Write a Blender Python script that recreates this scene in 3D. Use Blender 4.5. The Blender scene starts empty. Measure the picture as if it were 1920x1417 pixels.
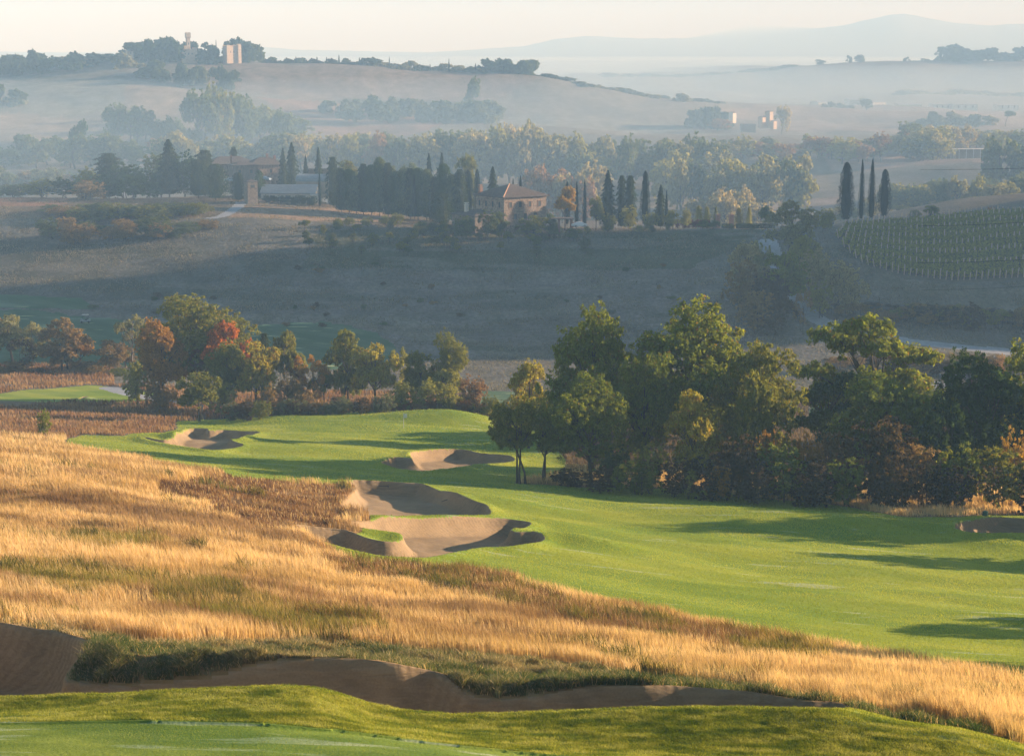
import bpy, math, random
import numpy as np
from mathutils import Vector
R = math.radians
S = bpy.context.scene
COL = S.collection

# ------------------------------------------------------------ camera, sky, sun, exposure
F_PX, PITCH, CX, CY = 3600.0, R(9.66), 960.0, 708.5
cam_d = bpy.data.cameras.new('camera'); cam = bpy.data.objects.new('camera', cam_d); COL.objects.link(cam)
cam.location = (0, 0, 0); cam.rotation_euler = (R(90) - PITCH, 0, 0)
cam_d.sensor_fit = 'HORIZONTAL'; cam_d.sensor_width = 36.0; cam_d.lens = 36.0 * F_PX / 1920.0
cam_d.clip_start = 0.5; cam_d.clip_end = 40000
S.camera = cam
SUN_EL, SUN_AZ = R(11.5), R(18.0)            # azimuth measured from +X (right) towards +Y (ahead)
sd = Vector((math.cos(SUN_EL) * math.cos(SUN_AZ), math.cos(SUN_EL) * math.sin(SUN_AZ), math.sin(SUN_EL)))
W = bpy.data.worlds.new('World'); S.world = W; W.use_nodes = True
nt = W.node_tree; nt.nodes.clear()
sky = nt.nodes.new('ShaderNodeTexSky'); sky.sky_type = 'NISHITA'; sky.sun_disc = False
sky.sun_elevation = SUN_EL; sky.sun_rotation = R(90) - SUN_AZ
sky.air_density = 1.0; sky.dust_density = 0.3; sky.ozone_density = 3.0
bg = nt.nodes.new('ShaderNodeBackground'); bg.inputs['Strength'].default_value = 0.05
wo = nt.nodes.new('ShaderNodeOutputWorld')
nt.links.new(sky.outputs[0], bg.inputs[0]); nt.links.new(bg.outputs[0], wo.inputs[0])
sl = bpy.data.lights.new('sun', 'SUN'); sl.energy = 5.0; sl.angle = R(0.6); sl.color = (1.0, 0.88, 0.775)
sun = bpy.data.objects.new('sun', sl); COL.objects.link(sun)
sun.rotation_euler = sd.to_track_quat('Z', 'Y').to_euler()
S.view_settings.view_transform = 'Standard'; S.view_settings.look = 'None'
S.view_settings.exposure = 1.6; S.view_settings.gamma = 1.0
S.render.engine = 'CYCLES'
cy = S.cycles
cy.max_bounces = 6; cy.diffuse_bounces = 2; cy.glossy_bounces = 1; cy.transmission_bounces = 3
cy.volume_bounces = 1; cy.transparent_max_bounces = 4; cy.sample_clamp_indirect = 3.0
cy.use_denoising = True
HAZE_D, HAZE_COL, HAZE_ABS = 0.00034, (0.43, 0.70, 1.0), (0.85, 0.85, 0.85)

# ------------------------------------------------------------ small helpers
SI, CO = math.sin(PITCH), math.cos(PITCH)
def slope_of(py):                      # picture row -> drop per metre of distance
    b = (np.asarray(py, float) - CY) / F_PX
    return (SI + b * CO) / (CO - b * SI)
def row_of(s):
    return CY + F_PX * (s * CO - SI) / (CO + s * SI)
def project(x, y, z):
    d = y * CO - z * SI
    return CX + F_PX * x / d, CY - F_PX * (y * SI + z * CO) / d

def _hash(i, j, seed):
    n = (i * 374761393 + j * 668265263 + seed * 982451653) & 0xFFFFFFFF
    n = ((n ^ (n >> 13)) * 1274126177) & 0xFFFFFFFF
    return ((n ^ (n >> 16)) & 0xFFFF) / 65535.0
def vnoise(x, y, seed=0):
    xi = np.floor(x).astype(np.int64); yi = np.floor(y).astype(np.int64)
    fx = x - xi; fy = y - yi
    fx = fx * fx * (3 - 2 * fx); fy = fy * fy * (3 - 2 * fy)
    a = _hash(xi, yi, seed); b = _hash(xi + 1, yi, seed); c = _hash(xi, yi + 1, seed); d = _hash(xi + 1, yi + 1, seed)
    return (a * (1 - fx) + b * fx) * (1 - fy) + (c * (1 - fx) + d * fx) * fy
def fbm(x, y, seed=0, o=4):
    t = 0; a = 1; n = 0
    for k in range(o):
        t = t + a * vnoise(x, y, seed + k * 17); n += a; a *= .5; x = x * 2.03 + 11.3; y = y * 2.03 - 7.1
    return t / n
def sstep(a, b, x):
    t = np.clip((x - a) / (b - a), 0, 1); return t * t * (3 - 2 * t)

def new_mesh(name, verts, quads=None, tris=None, smooth=False):
    me = bpy.data.meshes.new(name)
    verts = np.asarray(verts, np.float32).reshape(-1, 3)
    loops = []; starts = []; n = 0
    if quads is not None and len(quads):
        q = np.asarray(quads, np.int32); loops.append(q.ravel()); starts.append(np.arange(len(q)) * 4); n = q.size
    if tris is not None and len(tris):
        t = np.asarray(tris, np.int32); loops.append(t.ravel()); starts.append(n + np.arange(len(t)) * 3)
    loops = np.concatenate(loops); starts = np.concatenate(starts).astype(np.int32)
    me.vertices.add(len(verts)); me.vertices.foreach_set('co', verts.ravel())
    me.loops.add(len(loops)); me.loops.foreach_set('vertex_index', loops)
    me.polygons.add(len(starts)); me.polygons.foreach_set('loop_start', starts)
    me.polygons.foreach_set('use_smooth', np.full(len(starts), bool(smooth)))
    me.update(calc_edges=True)
    return me
def link(name, me, mat=None, parent=None, loc=None, rz=0):
    o = bpy.data.objects.new(name, me); COL.objects.link(o)
    if mat is not None:
        if len(me.materials): me.materials[0] = mat
        else: me.materials.append(mat)
    if parent: o.parent = parent
    if loc is not None: o.location = loc
    if rz: o.rotation_euler.z = rz
    return o
def tag(o, label=None, cat=None, group=None, kind=None):
    if label: o['label'] = label
    if cat: o['category'] = cat
    if group: o['group'] = group
    if kind: o['kind'] = kind
    return o
def empty(name, loc=(0, 0, 0), rz=0):
    o = bpy.data.objects.new(name, None); COL.objects.link(o); o.location = loc; o.rotation_euler.z = rz
    o.empty_display_size = 0.5; return o

def nmat(name):
    m = bpy.data.materials.new(name); m.use_nodes = True; t = m.node_tree; t.nodes.clear()
    out = t.nodes.new('ShaderNodeOutputMaterial')
    def N(ty, **kw):
        n = t.nodes.new(ty)
        for k, v in kw.items():
            if k in n.inputs: n.inputs[k].default_value = v
            else: setattr(n, k, v)
        return n
    def L(a, b): t.links.new(a, b)
    return m, t, out, N, L
_mc = {}
def mat_plain(name, col, rough=0.8, col2=None, scale=3.0, metal=0.0, bump=0.0, coords='Object', stretch=(1, 1, 1), spec=0.3, thr=(.35, .65)):
    if name in _mc: return _mc[name]
    m, t, out, N, L = nmat(name)
    p = N('ShaderNodeBsdfPrincipled', Roughness=rough, Metallic=metal); p.inputs['Specular IOR Level'].default_value = spec
    L(p.outputs[0], out.inputs[0])
    if col2 is None: col2 = tuple(c * .8 for c in col)
    tc = N('ShaderNodeTexCoord'); mp = N('ShaderNodeMapping'); mp.inputs['Scale'].default_value = stretch
    L(tc.outputs[coords], mp.inputs[0])
    no = N('ShaderNodeTexNoise', Scale=scale, Detail=5.0); L(mp.outputs[0], no.inputs['Vector'])
    cr = N('ShaderNodeValToRGB'); cr.color_ramp.elements[0].position = thr[0]; cr.color_ramp.elements[1].position = thr[1]
    cr.color_ramp.elements[0].color = (*col2, 1); cr.color_ramp.elements[1].color = (*col, 1)
    L(no.outputs[0], cr.inputs[0]); L(cr.outputs[0], p.inputs['Base Color'])
    if bump:
        b = N('ShaderNodeBump', Strength=bump, Distance=0.05); L(no.outputs[0], b.inputs['Height']); L(b.outputs[0], p.inputs['Normal'])
    _mc[name] = m; return m
# ------------------------------------------------------------ terrain
# each stratum: distance Y and the ground's picture row along it -> real height
def ST(Y, *pts): return (Y, pts)
STRATA = [
 ST(4, (0, 2250)), ST(12, (0, 2250)), ST(30, (0, 1750)), ST(43, (0, 1478)),
 ST(51, (-500, 1362), (0, 1357), (300, 1353), (500, 1358), (640, 1370), (800, 1388), (960, 1404), (1100, 1412), (1400, 1420), (1920, 1440), (2500, 1475)),
 ST(55, (-500, 1335), (0, 1326), (200, 1317), (380, 1306), (530, 1300), (590, 1304), (640, 1318), (700, 1339), (760, 1350), (850, 1357), (960, 1354), (1100, 1348), (1300, 1342), (1500, 1343), (1650, 1348), (1800, 1366), (1920, 1400), (2500, 1500)),
 ST(61.8, (-500, 1280), (0, 1275), (120, 1292), (240, 1312), (400, 1310), (600, 1298), (740, 1300), (860, 1334), (1000, 1336), (1200, 1320), (1400, 1328), (1600, 1343), (1750, 1360), (1920, 1388), (2500, 1450)),
 ST(63.3, (-500, 1262), (0, 1256), (120, 1246), (240, 1240), (480, 1242), (600, 1243), (720, 1252), (860, 1284), (1000, 1290), (1200, 1294), (1400, 1309), (1600, 1330), (1750, 1347), (1920, 1368), (2500, 1430)),
 ST(70, (-500, 1195), (0, 1203), (240, 1216), (480, 1232), (720, 1246), (960, 1268), (1200, 1288), (1440, 1303), (1600, 1315), (1750, 1330), (1920, 1350), (2500, 1400)),
 ST(85, (-500, 1105), (0, 1120), (240, 1140), (480, 1165), (720, 1185), (960, 1205), (1200, 1230), (1440, 1250), (1680, 1264), (1920, 1283), (2500, 1310)),
 ST(105, (-500, 1010), (0, 1030), (240, 1050), (480, 1085), (720, 1110), (960, 1135), (1200, 1160), (1440, 1185), (1680, 1205), (1920, 1218), (2500, 1240)),
 ST(130, (-500, 930), (0, 950), (240, 970), (480, 1000), (720, 1035), (960, 1055), (1200, 1085), (1440, 1110), (1680, 1125), (1920, 1135), (2500, 1150)),
 ST(160, (-500, 840), (0, 852), (240, 880), (480, 918), (720, 957), (960, 985), (1200, 1010), (1440, 1030), (1680, 1045), (1920, 1055), (2500, 1070)),
 ST(190, (-500, 810), (0, 838), (240, 862), (480, 884), (720, 905), (960, 925), (1200, 945), (1440, 958), (1680, 970), (1920, 980), (2500, 1000)),
 ST(225, (-500, 800), (0, 818), (240, 835), (480, 850), (720, 862), (960, 876), (1200, 890), (1440, 905), (1680, 915), (1920, 925), (2500, 945)),
 ST(262, (-500, 780), (0, 795), (240, 803), (480, 808), (720, 812), (960, 820), (1200, 838), (1440, 852), (1680, 860), (1920, 868), (2500, 880)),
 ST(295, (-500, 760), (0, 768), (240, 776), (420, 787), (500, 783), (600, 784), (680, 779), (760, 773), (840, 771), (900, 779), (960, 789), (1200, 803), (1440, 815), (1680, 822), (1920, 830), (2500, 840)),
 ST(335, (-500, 735), (0, 737), (240, 740), (480, 750), (720, 752), (960, 758), (1200, 768), (1440, 776), (1680, 782), (1920, 790), (2500, 800)),
 ST(380, (-500, 690), (0, 690), (480, 697), (960, 707), (1440, 717), (1680, 724), (1920, 732), (2500, 740)),
 ST(430, (-500, 620), (0, 620), (480, 632), (960, 645), (1440, 630), (1560, 622), (1680, 638), (1920, 660), (2500, 670)),
 ST(460, (-500, 575), (0, 575), (480, 583), (960, 590), (1440, 562), (1560, 566), (1680, 575), (1920, 590), (2500, 600)),
 ST(480, (-500, 545), (0, 545), (480, 548), (960, 550), (1440, 525), (1560, 520), (1680, 524), (1920, 530), (2500, 540)),
 ST(520, (-500, 470), (0, 475), (240, 468), (480, 458), (720, 465), (960, 470), (1200, 474), (1320, 465), (1440, 455), (1560, 446), (1680, 445), (1920, 438), (2500, 430)),
 ST(550, (-500, 420), (0, 423), (240, 425), (480, 415), (720, 430), (960, 438), (1200, 436), (1320, 428), (1440, 430), (1560, 424), (1680, 410), (1920, 402), (2500, 395)),
 ST(590, (-500, 380), (0, 382), (240, 385), (480, 392), (720, 410), (960, 425), (1200, 428), (1320, 428), (1440, 432), (1680, 420), (1920, 412), (2500, 400)),
 ST(640, (-500, 366), (0, 370), (240, 372), (480, 366), (600, 378), (720, 396), (960, 432), (1200, 445), (1440, 445), (1920, 435), (2500, 430)),
 ST(720, (-500, 390), (0, 385), (240, 376), (400, 366), (600, 385), (720, 410), (960, 440), (1440, 440), (1560, 425), (1680, 395), (1800, 372), (1920, 362), (2500, 350)),
 ST(800, (-500, 400), (0, 395), (480, 400), (960, 410), (1440, 412), (1560, 410), (1680, 405), (1920, 395), (2500, 390)),
 ST(900, (-500, 360), (0, 360), (480, 365), (960, 370), (1440, 380), (1920, 360), (2500, 350)),
 ST(1000, (-500, 322), (0, 322), (480, 325), (960, 335), (1440, 340), (1680, 325), (1920, 300), (2500, 295)),
 ST(1100, (-500, 300), (0, 300), (480, 300), (960, 310), (1440, 300), (1680, 295), (1920, 285), (2500, 280)),
 ST(1250, (-500, 235), (0, 235), (240, 240), (480, 262), (720, 262), (960, 258), (1200, 258), (1440, 262), (1920, 262), (2500, 262)),
 ST(1500, (-500, 165), (0, 170), (240, 160), (480, 176), (720, 196), (960, 206), (1200, 226), (1440, 234), (1680, 238), (1920, 238), (2500, 238)),
 ST(1700, (-500, 120), (0, 132), (120, 125), (240, 116), (340, 110), (480, 115), (600, 121), (720, 128), (860, 138), (960, 143), (1020, 147), (1120, 165), (1200, 179), (1320, 196), (1440, 208), (1680, 215), (1920, 218), (2500, 218)),
 ST(2100, (-500, 160), (0, 160), (480, 150), (960, 180), (1200, 195), (1330, 200), (1440, 200), (1680, 200), (1920, 202), (2500, 202)),
 ST(2600, (-500, 170), (0, 170), (960, 175), (1200, 178), (1440, 182), (1680, 176), (1920, 175), (2500, 175)),
 ST(3200, (-500, 150), (0, 150), (960, 158), (1060, 146), (1200, 142), (1350, 138), (1450, 130), (1500, 123), (1620, 118), (1720, 116), (1800, 118), (1920, 112), (2500, 110)),
 ST(3800, (-500, 140), (0, 140), (960, 142), (1200, 138), (1400, 126), (1560, 132), (1920, 130), (2500, 130)),
 ST(5200, (-500, 124), (0, 124), (960, 122), (1920, 120), (2500, 120)),
 ST(8000, (-500, 108), (0, 108), (960, 106), (1920, 104), (2500, 104)),
 ST(10000, (-500, 92), (0, 98), (300, 104), (480, 88), (560, 95), (800, 100), (980, 88), (1040, 74), (1100, 69), (1200, 73), (1300, 74), (1400, 70), (1500, 59), (1580, 49), (1640, 36), (1665, 29), (1690, 26), (1720, 32), (1780, 42), (1860, 50), (1900, 46), (1960, 45), (2500, 60)),
 ST(18000, (-500, 98), (0, 98), (900, 98), (1200, 86), (1300, 70), (1400, 48), (1500, 50), (1600, 60), (1920, 80), (2500, 90)),
]
U = np.concatenate([np.linspace(-.44, -.29, 22)[:-1], np.linspace(-.29, .29, 640), np.linspace(.29, .62, 46)[1:]])
YR = np.concatenate([np.geomspace(4, 44, 36)[:-1], np.geomspace(44, 330, 1150)[:-1], np.geomspace(330, 700, 320)[:-1], np.geomspace(700, 18000, 330)])
NU, NY = len(U), len(YR)
def build_rows():
    K = len(STRATA); tab = np.zeros((K, NU))
    for k, (Y, pts) in enumerate(STRATA):
        xs = [p[0] for p in pts]; ys = [p[1] for p in pts]
        py = np.full(NU, float(ys[0]))
        for _ in range(4):
            px = CX + F_PX * U / (CO + slope_of(py) * SI)
            py = np.interp(px, xs, ys)
        w = 9 if 50 < Y < 60 else (11 if Y == 10000 else 31)
        ker = np.hanning(w + 2)[1:-1]; ker /= ker.sum()
        py = np.convolve(np.pad(py, w // 2, mode='edge'), ker, mode='valid')
        tab[k] = slope_of(py)
    v = np.log([s[0] for s in STRATA]); vv = np.log(YR)
    # monotone cubic (Fritsch-Carlson) per column
    h = np.diff(v)[:, None]; dlt = np.diff(tab, axis=0) / h
    m = np.zeros_like(tab); m[0] = dlt[0]; m[-1] = dlt[-1]
    a, b = dlt[:-1], dlt[1:]; same = (a * b) > 0
    w1 = 2 * h[1:] + h[:-1]; w2 = h[1:] + 2 * h[:-1]
    with np.errstate(divide='ignore', invalid='ignore'):
        hm = (w1 + w2) / (w1 / a + w2 / b)
    m[1:-1] = np.where(same, hm, 0)
    i = np.clip(np.searchsorted(v, vv, side='right') - 1, 0, len(v) - 2)
    hh = h[i]; t = ((vv - v[i])[:, None]) / hh
    y0, y1, m0, m1 = tab[i], tab[i + 1], m[i], m[i + 1]
    return (2*t**3-3*t**2+1)*y0 + (t**3-2*t**2+t)*hh*m0 + (-2*t**3+3*t**2)*y1 + (t**3-t**2)*hh*m1
SL = build_rows()                                   # (NY, NU)
YY = YR[:, None] * np.ones((1, NU)); XX = YY * U[None, :]
ZZ = -SL * YY
def lut(grid, x, y):
    x = np.asarray(x, float); y = np.asarray(y, float)
    fu = np.interp(x / y, U, np.arange(NU)); fy = np.interp(y, YR, np.arange(NY))
    i = np.clip(fy.astype(int), 0, NY - 2); j = np.clip(fu.astype(int), 0, NU - 2)
    a = fy - i; b = fu - j
    return grid[i, j]*(1-a)*(1-b) + grid[i+1, j]*a*(1-b) + grid[i, j+1]*(1-a)*b + grid[i+1, j+1]*a*b
def H(x, y): return lut(ZZ, x, y)
def at(px, Y):                                       # ground point in picture column px at distance Y
    z = -0.15 * Y
    for _ in range(8):
        x = (px - CX) / F_PX * (Y * CO - z * SI); z = float(H(x, Y))
    return Vector((x, Y, z))
def hit(px, py, ymin=45, ymax=9000):                 # first ground point behind a picture position
    ys = np.geomspace(ymin, ymax, 4000)
    a = (px - CX) / F_PX; b = (py - CY) / F_PX; s = slope_of(py)
    z = -s * ys; x = a * (ys * CO - z * SI)
    d = z - H(x, ys); k = np.argmax(d <= 0)
    if d[k] > 0: k = int(np.argmin(d))
    return Vector((x[k], ys[k], float(H(x[k], ys[k]))))
def catmull(P, n=5, closed=True):
    P = np.asarray(P, float); out = []
    N_ = len(P)
    for i in range(N_ if closed else N_ - 1):
        p0, p1, p2, p3 = (P[(i + k) % N_] if closed else P[min(max(i + k, 0), N_ - 1)] for k in (-1, 0, 1, 2))
        for t in np.arange(n) / n:
            out.append(.5 * (2*p1 + (p2-p0)*t + (2*p0-5*p1+4*p2-p3)*t*t + (3*p1-p0-3*p2+p3)*t**3))
    if not closed: out.append(P[-1])
    return np.array(out)
def inside(poly, x, y):
    poly = np.asarray(poly); r = np.zeros(x.shape, bool); n = len(poly)
    for i in range(n):
        x0, y0 = poly[i]; x1, y1 = poly[(i + 1) % n]
        if y0 == y1: continue
        c = ((y0 > y) != (y1 > y)) & (x < (x1 - x0) * (y - y0) / (y1 - y0) + x0)
        r ^= c
    return r
def dist_line(poly, x, y, closed=True):
    d = np.full(x.shape, 1e9); n = len(poly)
    for i in range(n if closed else n - 1):
        ax, ay = poly[i]; bx, by = poly[(i + 1) % n]
        vx, vy = bx - ax, by - ay; l = vx*vx + vy*vy + 1e-12
        t = np.clip(((x - ax)*vx + (y - ay)*vy) / l, 0, 1)
        d = np.minimum(d, (x - ax - t*vx)**2 + (y - ay - t*vy)**2)
    return np.sqrt(d)
def mound(px, Y, rx, ry, h, ang=0):
    global ZZ
    p = at(px, Y); c, s = math.cos(ang), math.sin(ang)
    dx, dy = XX - p.x, YY - p.y
    q = ((dx*c + dy*s)/rx)**2 + ((-dx*s + dy*c)/ry)**2
    ZZ += h * np.exp(-q)
# gentle undulation of the turf and the rough
ZZ += (fbm(XX/24, YY/13, 5, 3) - .5) * 1.25 * sstep(98, 135, YY) * (1 - sstep(300, 420, YY))
ZZ += (fbm(XX/60, YY/45, 9, 4) - .5) * 5.0 * sstep(340, 430, YY) * (1 - sstep(520, 560, YY)) * .5
ZZ += (fbm(XX/120, YY/120, 19, 4) - .5) * 14.0 * sstep(800, 1000, YY)
# unseen ridge right of the frame, added and shaped to shade the valley
ZZ += 84 * sstep(.315, .42, XX/YY) * sstep(470, 530, YY) * (1 - .62 * sstep(592, 636, YY)) * (1 - sstep(700, 800, YY)) * (.9 + .2 * fbm(XX/30, YY/30, 12, 3))
# ridges around bunkers and the green
mound(1075, 150, 5, 2.6, .7); mound(1010, 163, 6, 3, .7); mound(930, 178, 6, 4, .6)
mound(560, 285, 9, 6, .8); mound(830, 283, 10, 6, 1.0); mound(1500, 182, 14, 5, .7); mound(1750, 178, 10, 5, .7)
mound(1880, 172, 6, 4, .9); mound(1300, 186, 10, 4, .4); mound(640, 247, 14, 4, .4); mound(360, 240, 10, 5, .7)

BUNKERS = [
 ('near', 2.9, 1.15, [(-160,1168),(-60,1172),(0,1180),(60,1190),(110,1198),(160,1212),(182,1222),(165,1240),(140,1258),(125,1280),(128,1292),(170,1298),(300,1299),(400,1291),(440,1280),(480,1266),(540,1256),(600,1252),(680,1252),(740,1260),(800,1270),(830,1280),(850,1300),(880,1322),(930,1328),(1000,1324),(1060,1312),(1120,1304),(1200,1302),(1280,1301),(1350,1306),(1420,1315),(1500,1328),(1590,1341),(1560,None),(1400,None),(1200,None),(1000,None),(850,None),(760,None),(700,None),(640,None),(590,None),(530,None),(380,None),(200,None),(0,None),(-160,None)]),
 ('upper', 1.3, 1.2, [(652,906),(700,906),(760,910),(800,915),(850,928),(890,945),(915,956),(920,967),(900,972),(850,974),(800,973),(760,973),(700,975),(668,966),(640,955),(655,935),(668,920)]),
 ('lower', 1.4, 1.2, [(655,984),(700,982),(760,979),(850,977),(930,978),(985,984),(992,991),(958,1001),(1000,1004),(1019,1012),(1010,1022),(960,1030),(900,1033),(850,1042),(800,1052),(720,1049),(660,1037),(600,1020),(570,1005),(553,991),(600,996),(650,1002),(690,1016),(730,1023),(753,1018),(748,1006),(710,1000),(670,994)]),
 ('left', 1.2, 1.4, [(268,823),(300,829),(320,826),(328,816),(345,809),(385,807),(392,811),(430,810),(486,814),(455,822),(432,828),(456,838),(430,845),(390,847),(340,840),(290,831)]),
 ('middle', 1.3, 1.5, [(713,870),(735,861),(770,863),(768,852),(800,848),(860,846),(900,853),(950,857),(962,868),(900,873),(862,879),(800,887),(745,882)]),
 ('right', 1.7, 1.5, [(1788,990),(1805,981),(1850,976),(1900,976),(1990,984),(2040,995),(1990,1003),(1900,1004),(1830,1004),(1800,998)]),
 ('far', .6, 1.5, [(-80,756),(30,755),(110,757),(150,748),(165,746),(120,756),(80,762),(-80,764)]),
]
ZONE = np.zeros((NY, NU), np.int16)                 # 0 ground, 1 fairway, 2 green, 3 collar, 10+ bunkers, 20+ roads
PXg, PYg = project(XX, YY, ZZ)
bun_world = []
crest = STRATA[5]
for nm, dep, edge, pts in BUNKERS:
    wp = []
    for px, py in pts:
        if py is None: q = at(px, 55.6)
        else: q = hit(px, py, 56 if nm == 'near' else (100 if nm in ('upper', 'lower', 'right') else 200))
        wp.append((q.x, q.y))
    bun_world.append(catmull(wp, 4))
SDB = np.full((NY, NU), -9.0)
for k, (nm, dep, edge, pts) in enumerate(BUNKERS):
    wp = bun_world[k]
    x0, y0 = wp.min(0) - 3; x1, y1 = wp.max(0) + 3
    ii, jj = np.where((XX > x0) & (XX < x1) & (YY > y0) & (YY < y1))
    x, y = XX[ii, jj], YY[ii, jj]
    ins = inside(wp, x, y); d = dist_line(wp, x, y); sd_ = np.where(ins, d, -d); SDB[ii, jj] = np.maximum(SDB[ii, jj], sd_)
    lip = .28 * np.exp(-(np.minimum(sd_, 0) / 1.1)**2) * (1 - sstep(0, .4, sd_))
    cut = dep * sstep(0, edge, sd_) * ins * (.75 + .25 * sstep(edge, edge * 4, sd_))
    cut = cut * .8 + dep * .2 * sstep(0, .3, sd_)
    ZZ[ii, jj] += lip - cut + ins * (fbm(x*.9, y*.9, 31, 3) - .5) * .12
    ZONE[ii[ins], jj[ins]] = 10 + k
# collar edge step of the near putting green and rolling golden hillside
def rowline(px, pts): return np.interp(px, [p[0] for p in pts], [p[1] for p in pts])
PX0, PY0 = project(XX, YY, -SL * YY)                 # picture position of the smooth base
EDGE = [(-500,1362),(0,1355),(300,1351),(500,1357),(640,1369),(800,1390),(960,1408),(1100,1422),(1400,1440),(2500,1500)]
GREEN = (YY < 56) & (PY0 > rowline(PX0, EDGE))
ZONE[GREEN] = 2
ZZ[GREEN] -= .055
CREST = [(p[0], p[1]) for p in crest[1]]
col_r = (YY < 60) & (ZONE == 0) & (PY0 > rowline(PX0, [(p[0], p[1] - (4 if p[0] > 1550 else -1)) for p in crest[1]]))
ZONE[col_r] = 3
ZONE[(YY < 57.5) & (ZONE == 0) & (PX0 < 1640)] = 3
FAIR = [
 [(2600,1315),(1920,1284),(1700,1240),(1500,1205),(1300,1170),(1130,1131),(960,1086),(850,1060),(700,1056),(650,1044),(585,1022),(575,1002),(660,1010),(700,990),(690,976),(668,960),(668,912),(640,902),(500,896),(440,895),(380,884),(300,868),(200,853),(120,836),(128,822),(160,818),(230,824),(330,802),(330,790),(420,783),(500,780),(600,780),(680,772),(760,766),(850,764),(905,774),(930,786),(1000,800),(1060,860),(1060,890),(962,905),(1100,915),(1300,921),(1420,935),(1500,941),(1600,953),(1700,972),(1800,974),(1850,968),(1900,968),(2000,970),(2600,985)],
]
def paint_zone(poly, y0, y1, code, only0=True, wob=4):
    wx = PX0 + (fbm(XX/3, YY/3, 77, 3) - .5) * wob; wy = PY0 + (fbm(XX/3, YY/3, 78, 3) - .5) * wob * .5
    m = (YY > y0) & (YY < y1) & inside(poly, wx, wy)
    if only0: m &= (ZONE == 0)
    ZONE[m] = code
paint_zone(FAIR[0], 70, 306, 1)
paint_zone([(-90,739),(0,738),(80,731),(170,724),(228,728),(300,742),(270,755),(150,757),(0,758),(-90,757)], 305, 352, 1)
paint_zone([(-120,585),(60,575),(130,588),(215,598),(300,612),(360,650),(330,700),(-120,700)], 385, 470, 4, True, 16)
paint_zone([(470,614),(560,607),(640,612),(700,628),(740,655),(720,690),(640,720),(430,700)], 385, 470, 4, True, 16)
paint_zone([(-120,545),(150,560),(180,578),(-120,572)], 440, 500, 4)
paint_zone([(880,733),(1060,735),(1060,760),(880,760)], 330, 400, 4)
paint_zone([(1540,735),(1800,745),(1800,800),(1500,800)], 330, 400, 4)
paint_zone([(1560,402),(1920,385),(2300,380),(2300,530),(1920,524),(1800,530),(1700,520),(1610,490),(1575,455)], 462, 562, 5)
ROADS = [(2.6, 380, 640, [(1436,452),(1447,480),(1468,520),(1492,556),(1528,598),(1600,624),(1700,640),(1800,652),(1930,664),(2200,680)]),
         (2.2, 330, 420, [(1480,745),(1600,738),(1740,729),(1800,722),(2100,716)]),
         (2.0, 300, 380, [(205,728),(222,733),(250,741),(300,751),(350,757)]),
         (1.8, 560, 720, [(395,425),(415,406),(430,398),(444,388),(452,380)])]
for k, (wd, y0, y1, pts) in enumerate(ROADS):
    wp = np.array([(q.x, q.y) for q in (hit(px, py, y0, y1 + 60) for px, py in pts)]); wp = catmull(wp, 4, False)
    m = (YY > y0 - 30) & (YY < y1 + 30) & (XX > wp[:, 0].min() - 4) & (XX < wp[:, 0].max() + 4) & (YY > wp[:, 1].min() - 4) & (YY < wp[:, 1].max() + 4)
    ii, jj = np.where(m); d = dist_line(wp, XX[ii, jj], YY[ii, jj], False)
    ok = (d < wd) & (ZONE[ii, jj] < 10); ZONE[ii[ok], jj[ok]] = 20 + k
# tussocky banks
zz0 = (ZONE == 0).astype(float)
for _ in range(2):
    for ax, wdt in ((0, 11), (1, 9)):
        pad = [(0, 0), (0, 0)]; pad[ax] = (wdt // 2 + 1, wdt // 2); c_ = np.cumsum(np.pad(zz0, pad, mode='edge'), axis=ax)
        zz0 = (c_[wdt:] - c_[:-wdt]) / wdt if ax == 0 else (c_[:, wdt:] - c_[:, :-wdt]) / wdt
zz0 = sstep(.55, 1, zz0) * (1 - sstep(-.6, -.05, SDB))
ZZ += zz0 * (fbm(XX*.9, YY*.9, 41, 4) - .45) * .45 * (YY > 56) * (1 - sstep(75, 80, YY))
ZZ += zz0 * (fbm(XX/7, YY/3.5, 43, 3) - .5) * .7 * sstep(75, 90, YY) * (1 - sstep(160, 200, YY))
PXg, PYg = project(XX, YY, ZZ)

# ---- base colours of the open ground (ground covers, the farthest paled as haze)
C = np.zeros((NY, NU, 3)); C[:] = (.20, .155, .10)
def blot(poly, y0, y1, col, wob=14, mix=1.0):
    wx = PX0 + (fbm(XX/9, YY/9, 87, 3) - .5) * wob * 2; wy = PY0 + (fbm(XX/9, YY/9, 88, 3) - .5) * wob
    m = (YY > y0) & (YY < y1) & inside(poly, wx, wy)
    C[m] = C[m] * (1 - mix) + np.array(col) * mix
ALL = [(-900, -200), (2900, -200), (2900, 1700), (-900, 1700)]
blot(ALL, 50, 215, (.42, .27, .12), 0)
blot(ALL, 3, 60, (.10, .15, .03), 0)
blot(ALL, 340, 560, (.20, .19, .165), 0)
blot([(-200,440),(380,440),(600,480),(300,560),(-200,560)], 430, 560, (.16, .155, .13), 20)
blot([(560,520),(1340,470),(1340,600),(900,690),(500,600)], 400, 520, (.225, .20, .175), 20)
blot([(600,430),(1440,430),(1300,500),(560,500)], 490, 560, (.11, .12, .06), 10)
blot([(470,590),(600,596),(760,600),(880,640),(1000,680),(780,640),(640,612),(470,606)], 400, 480, (.26, .23, .18), 3)
blot([(1560,450),(1700,520),(1920,540),(1920,600),(1600,560),(1480,480)], 430, 520, (.22, .20, .15), 6)
blot([(1250,570),(1380,560),(1440,600),(1420,680),(1600,800),(1900,900),(1250,640)], 380, 470, (.21, .185, .15), 8)
blot([(440,385),(760,395),(700,425),(420,420)], 560, 700, (.40, .27, .17), 5)
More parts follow.
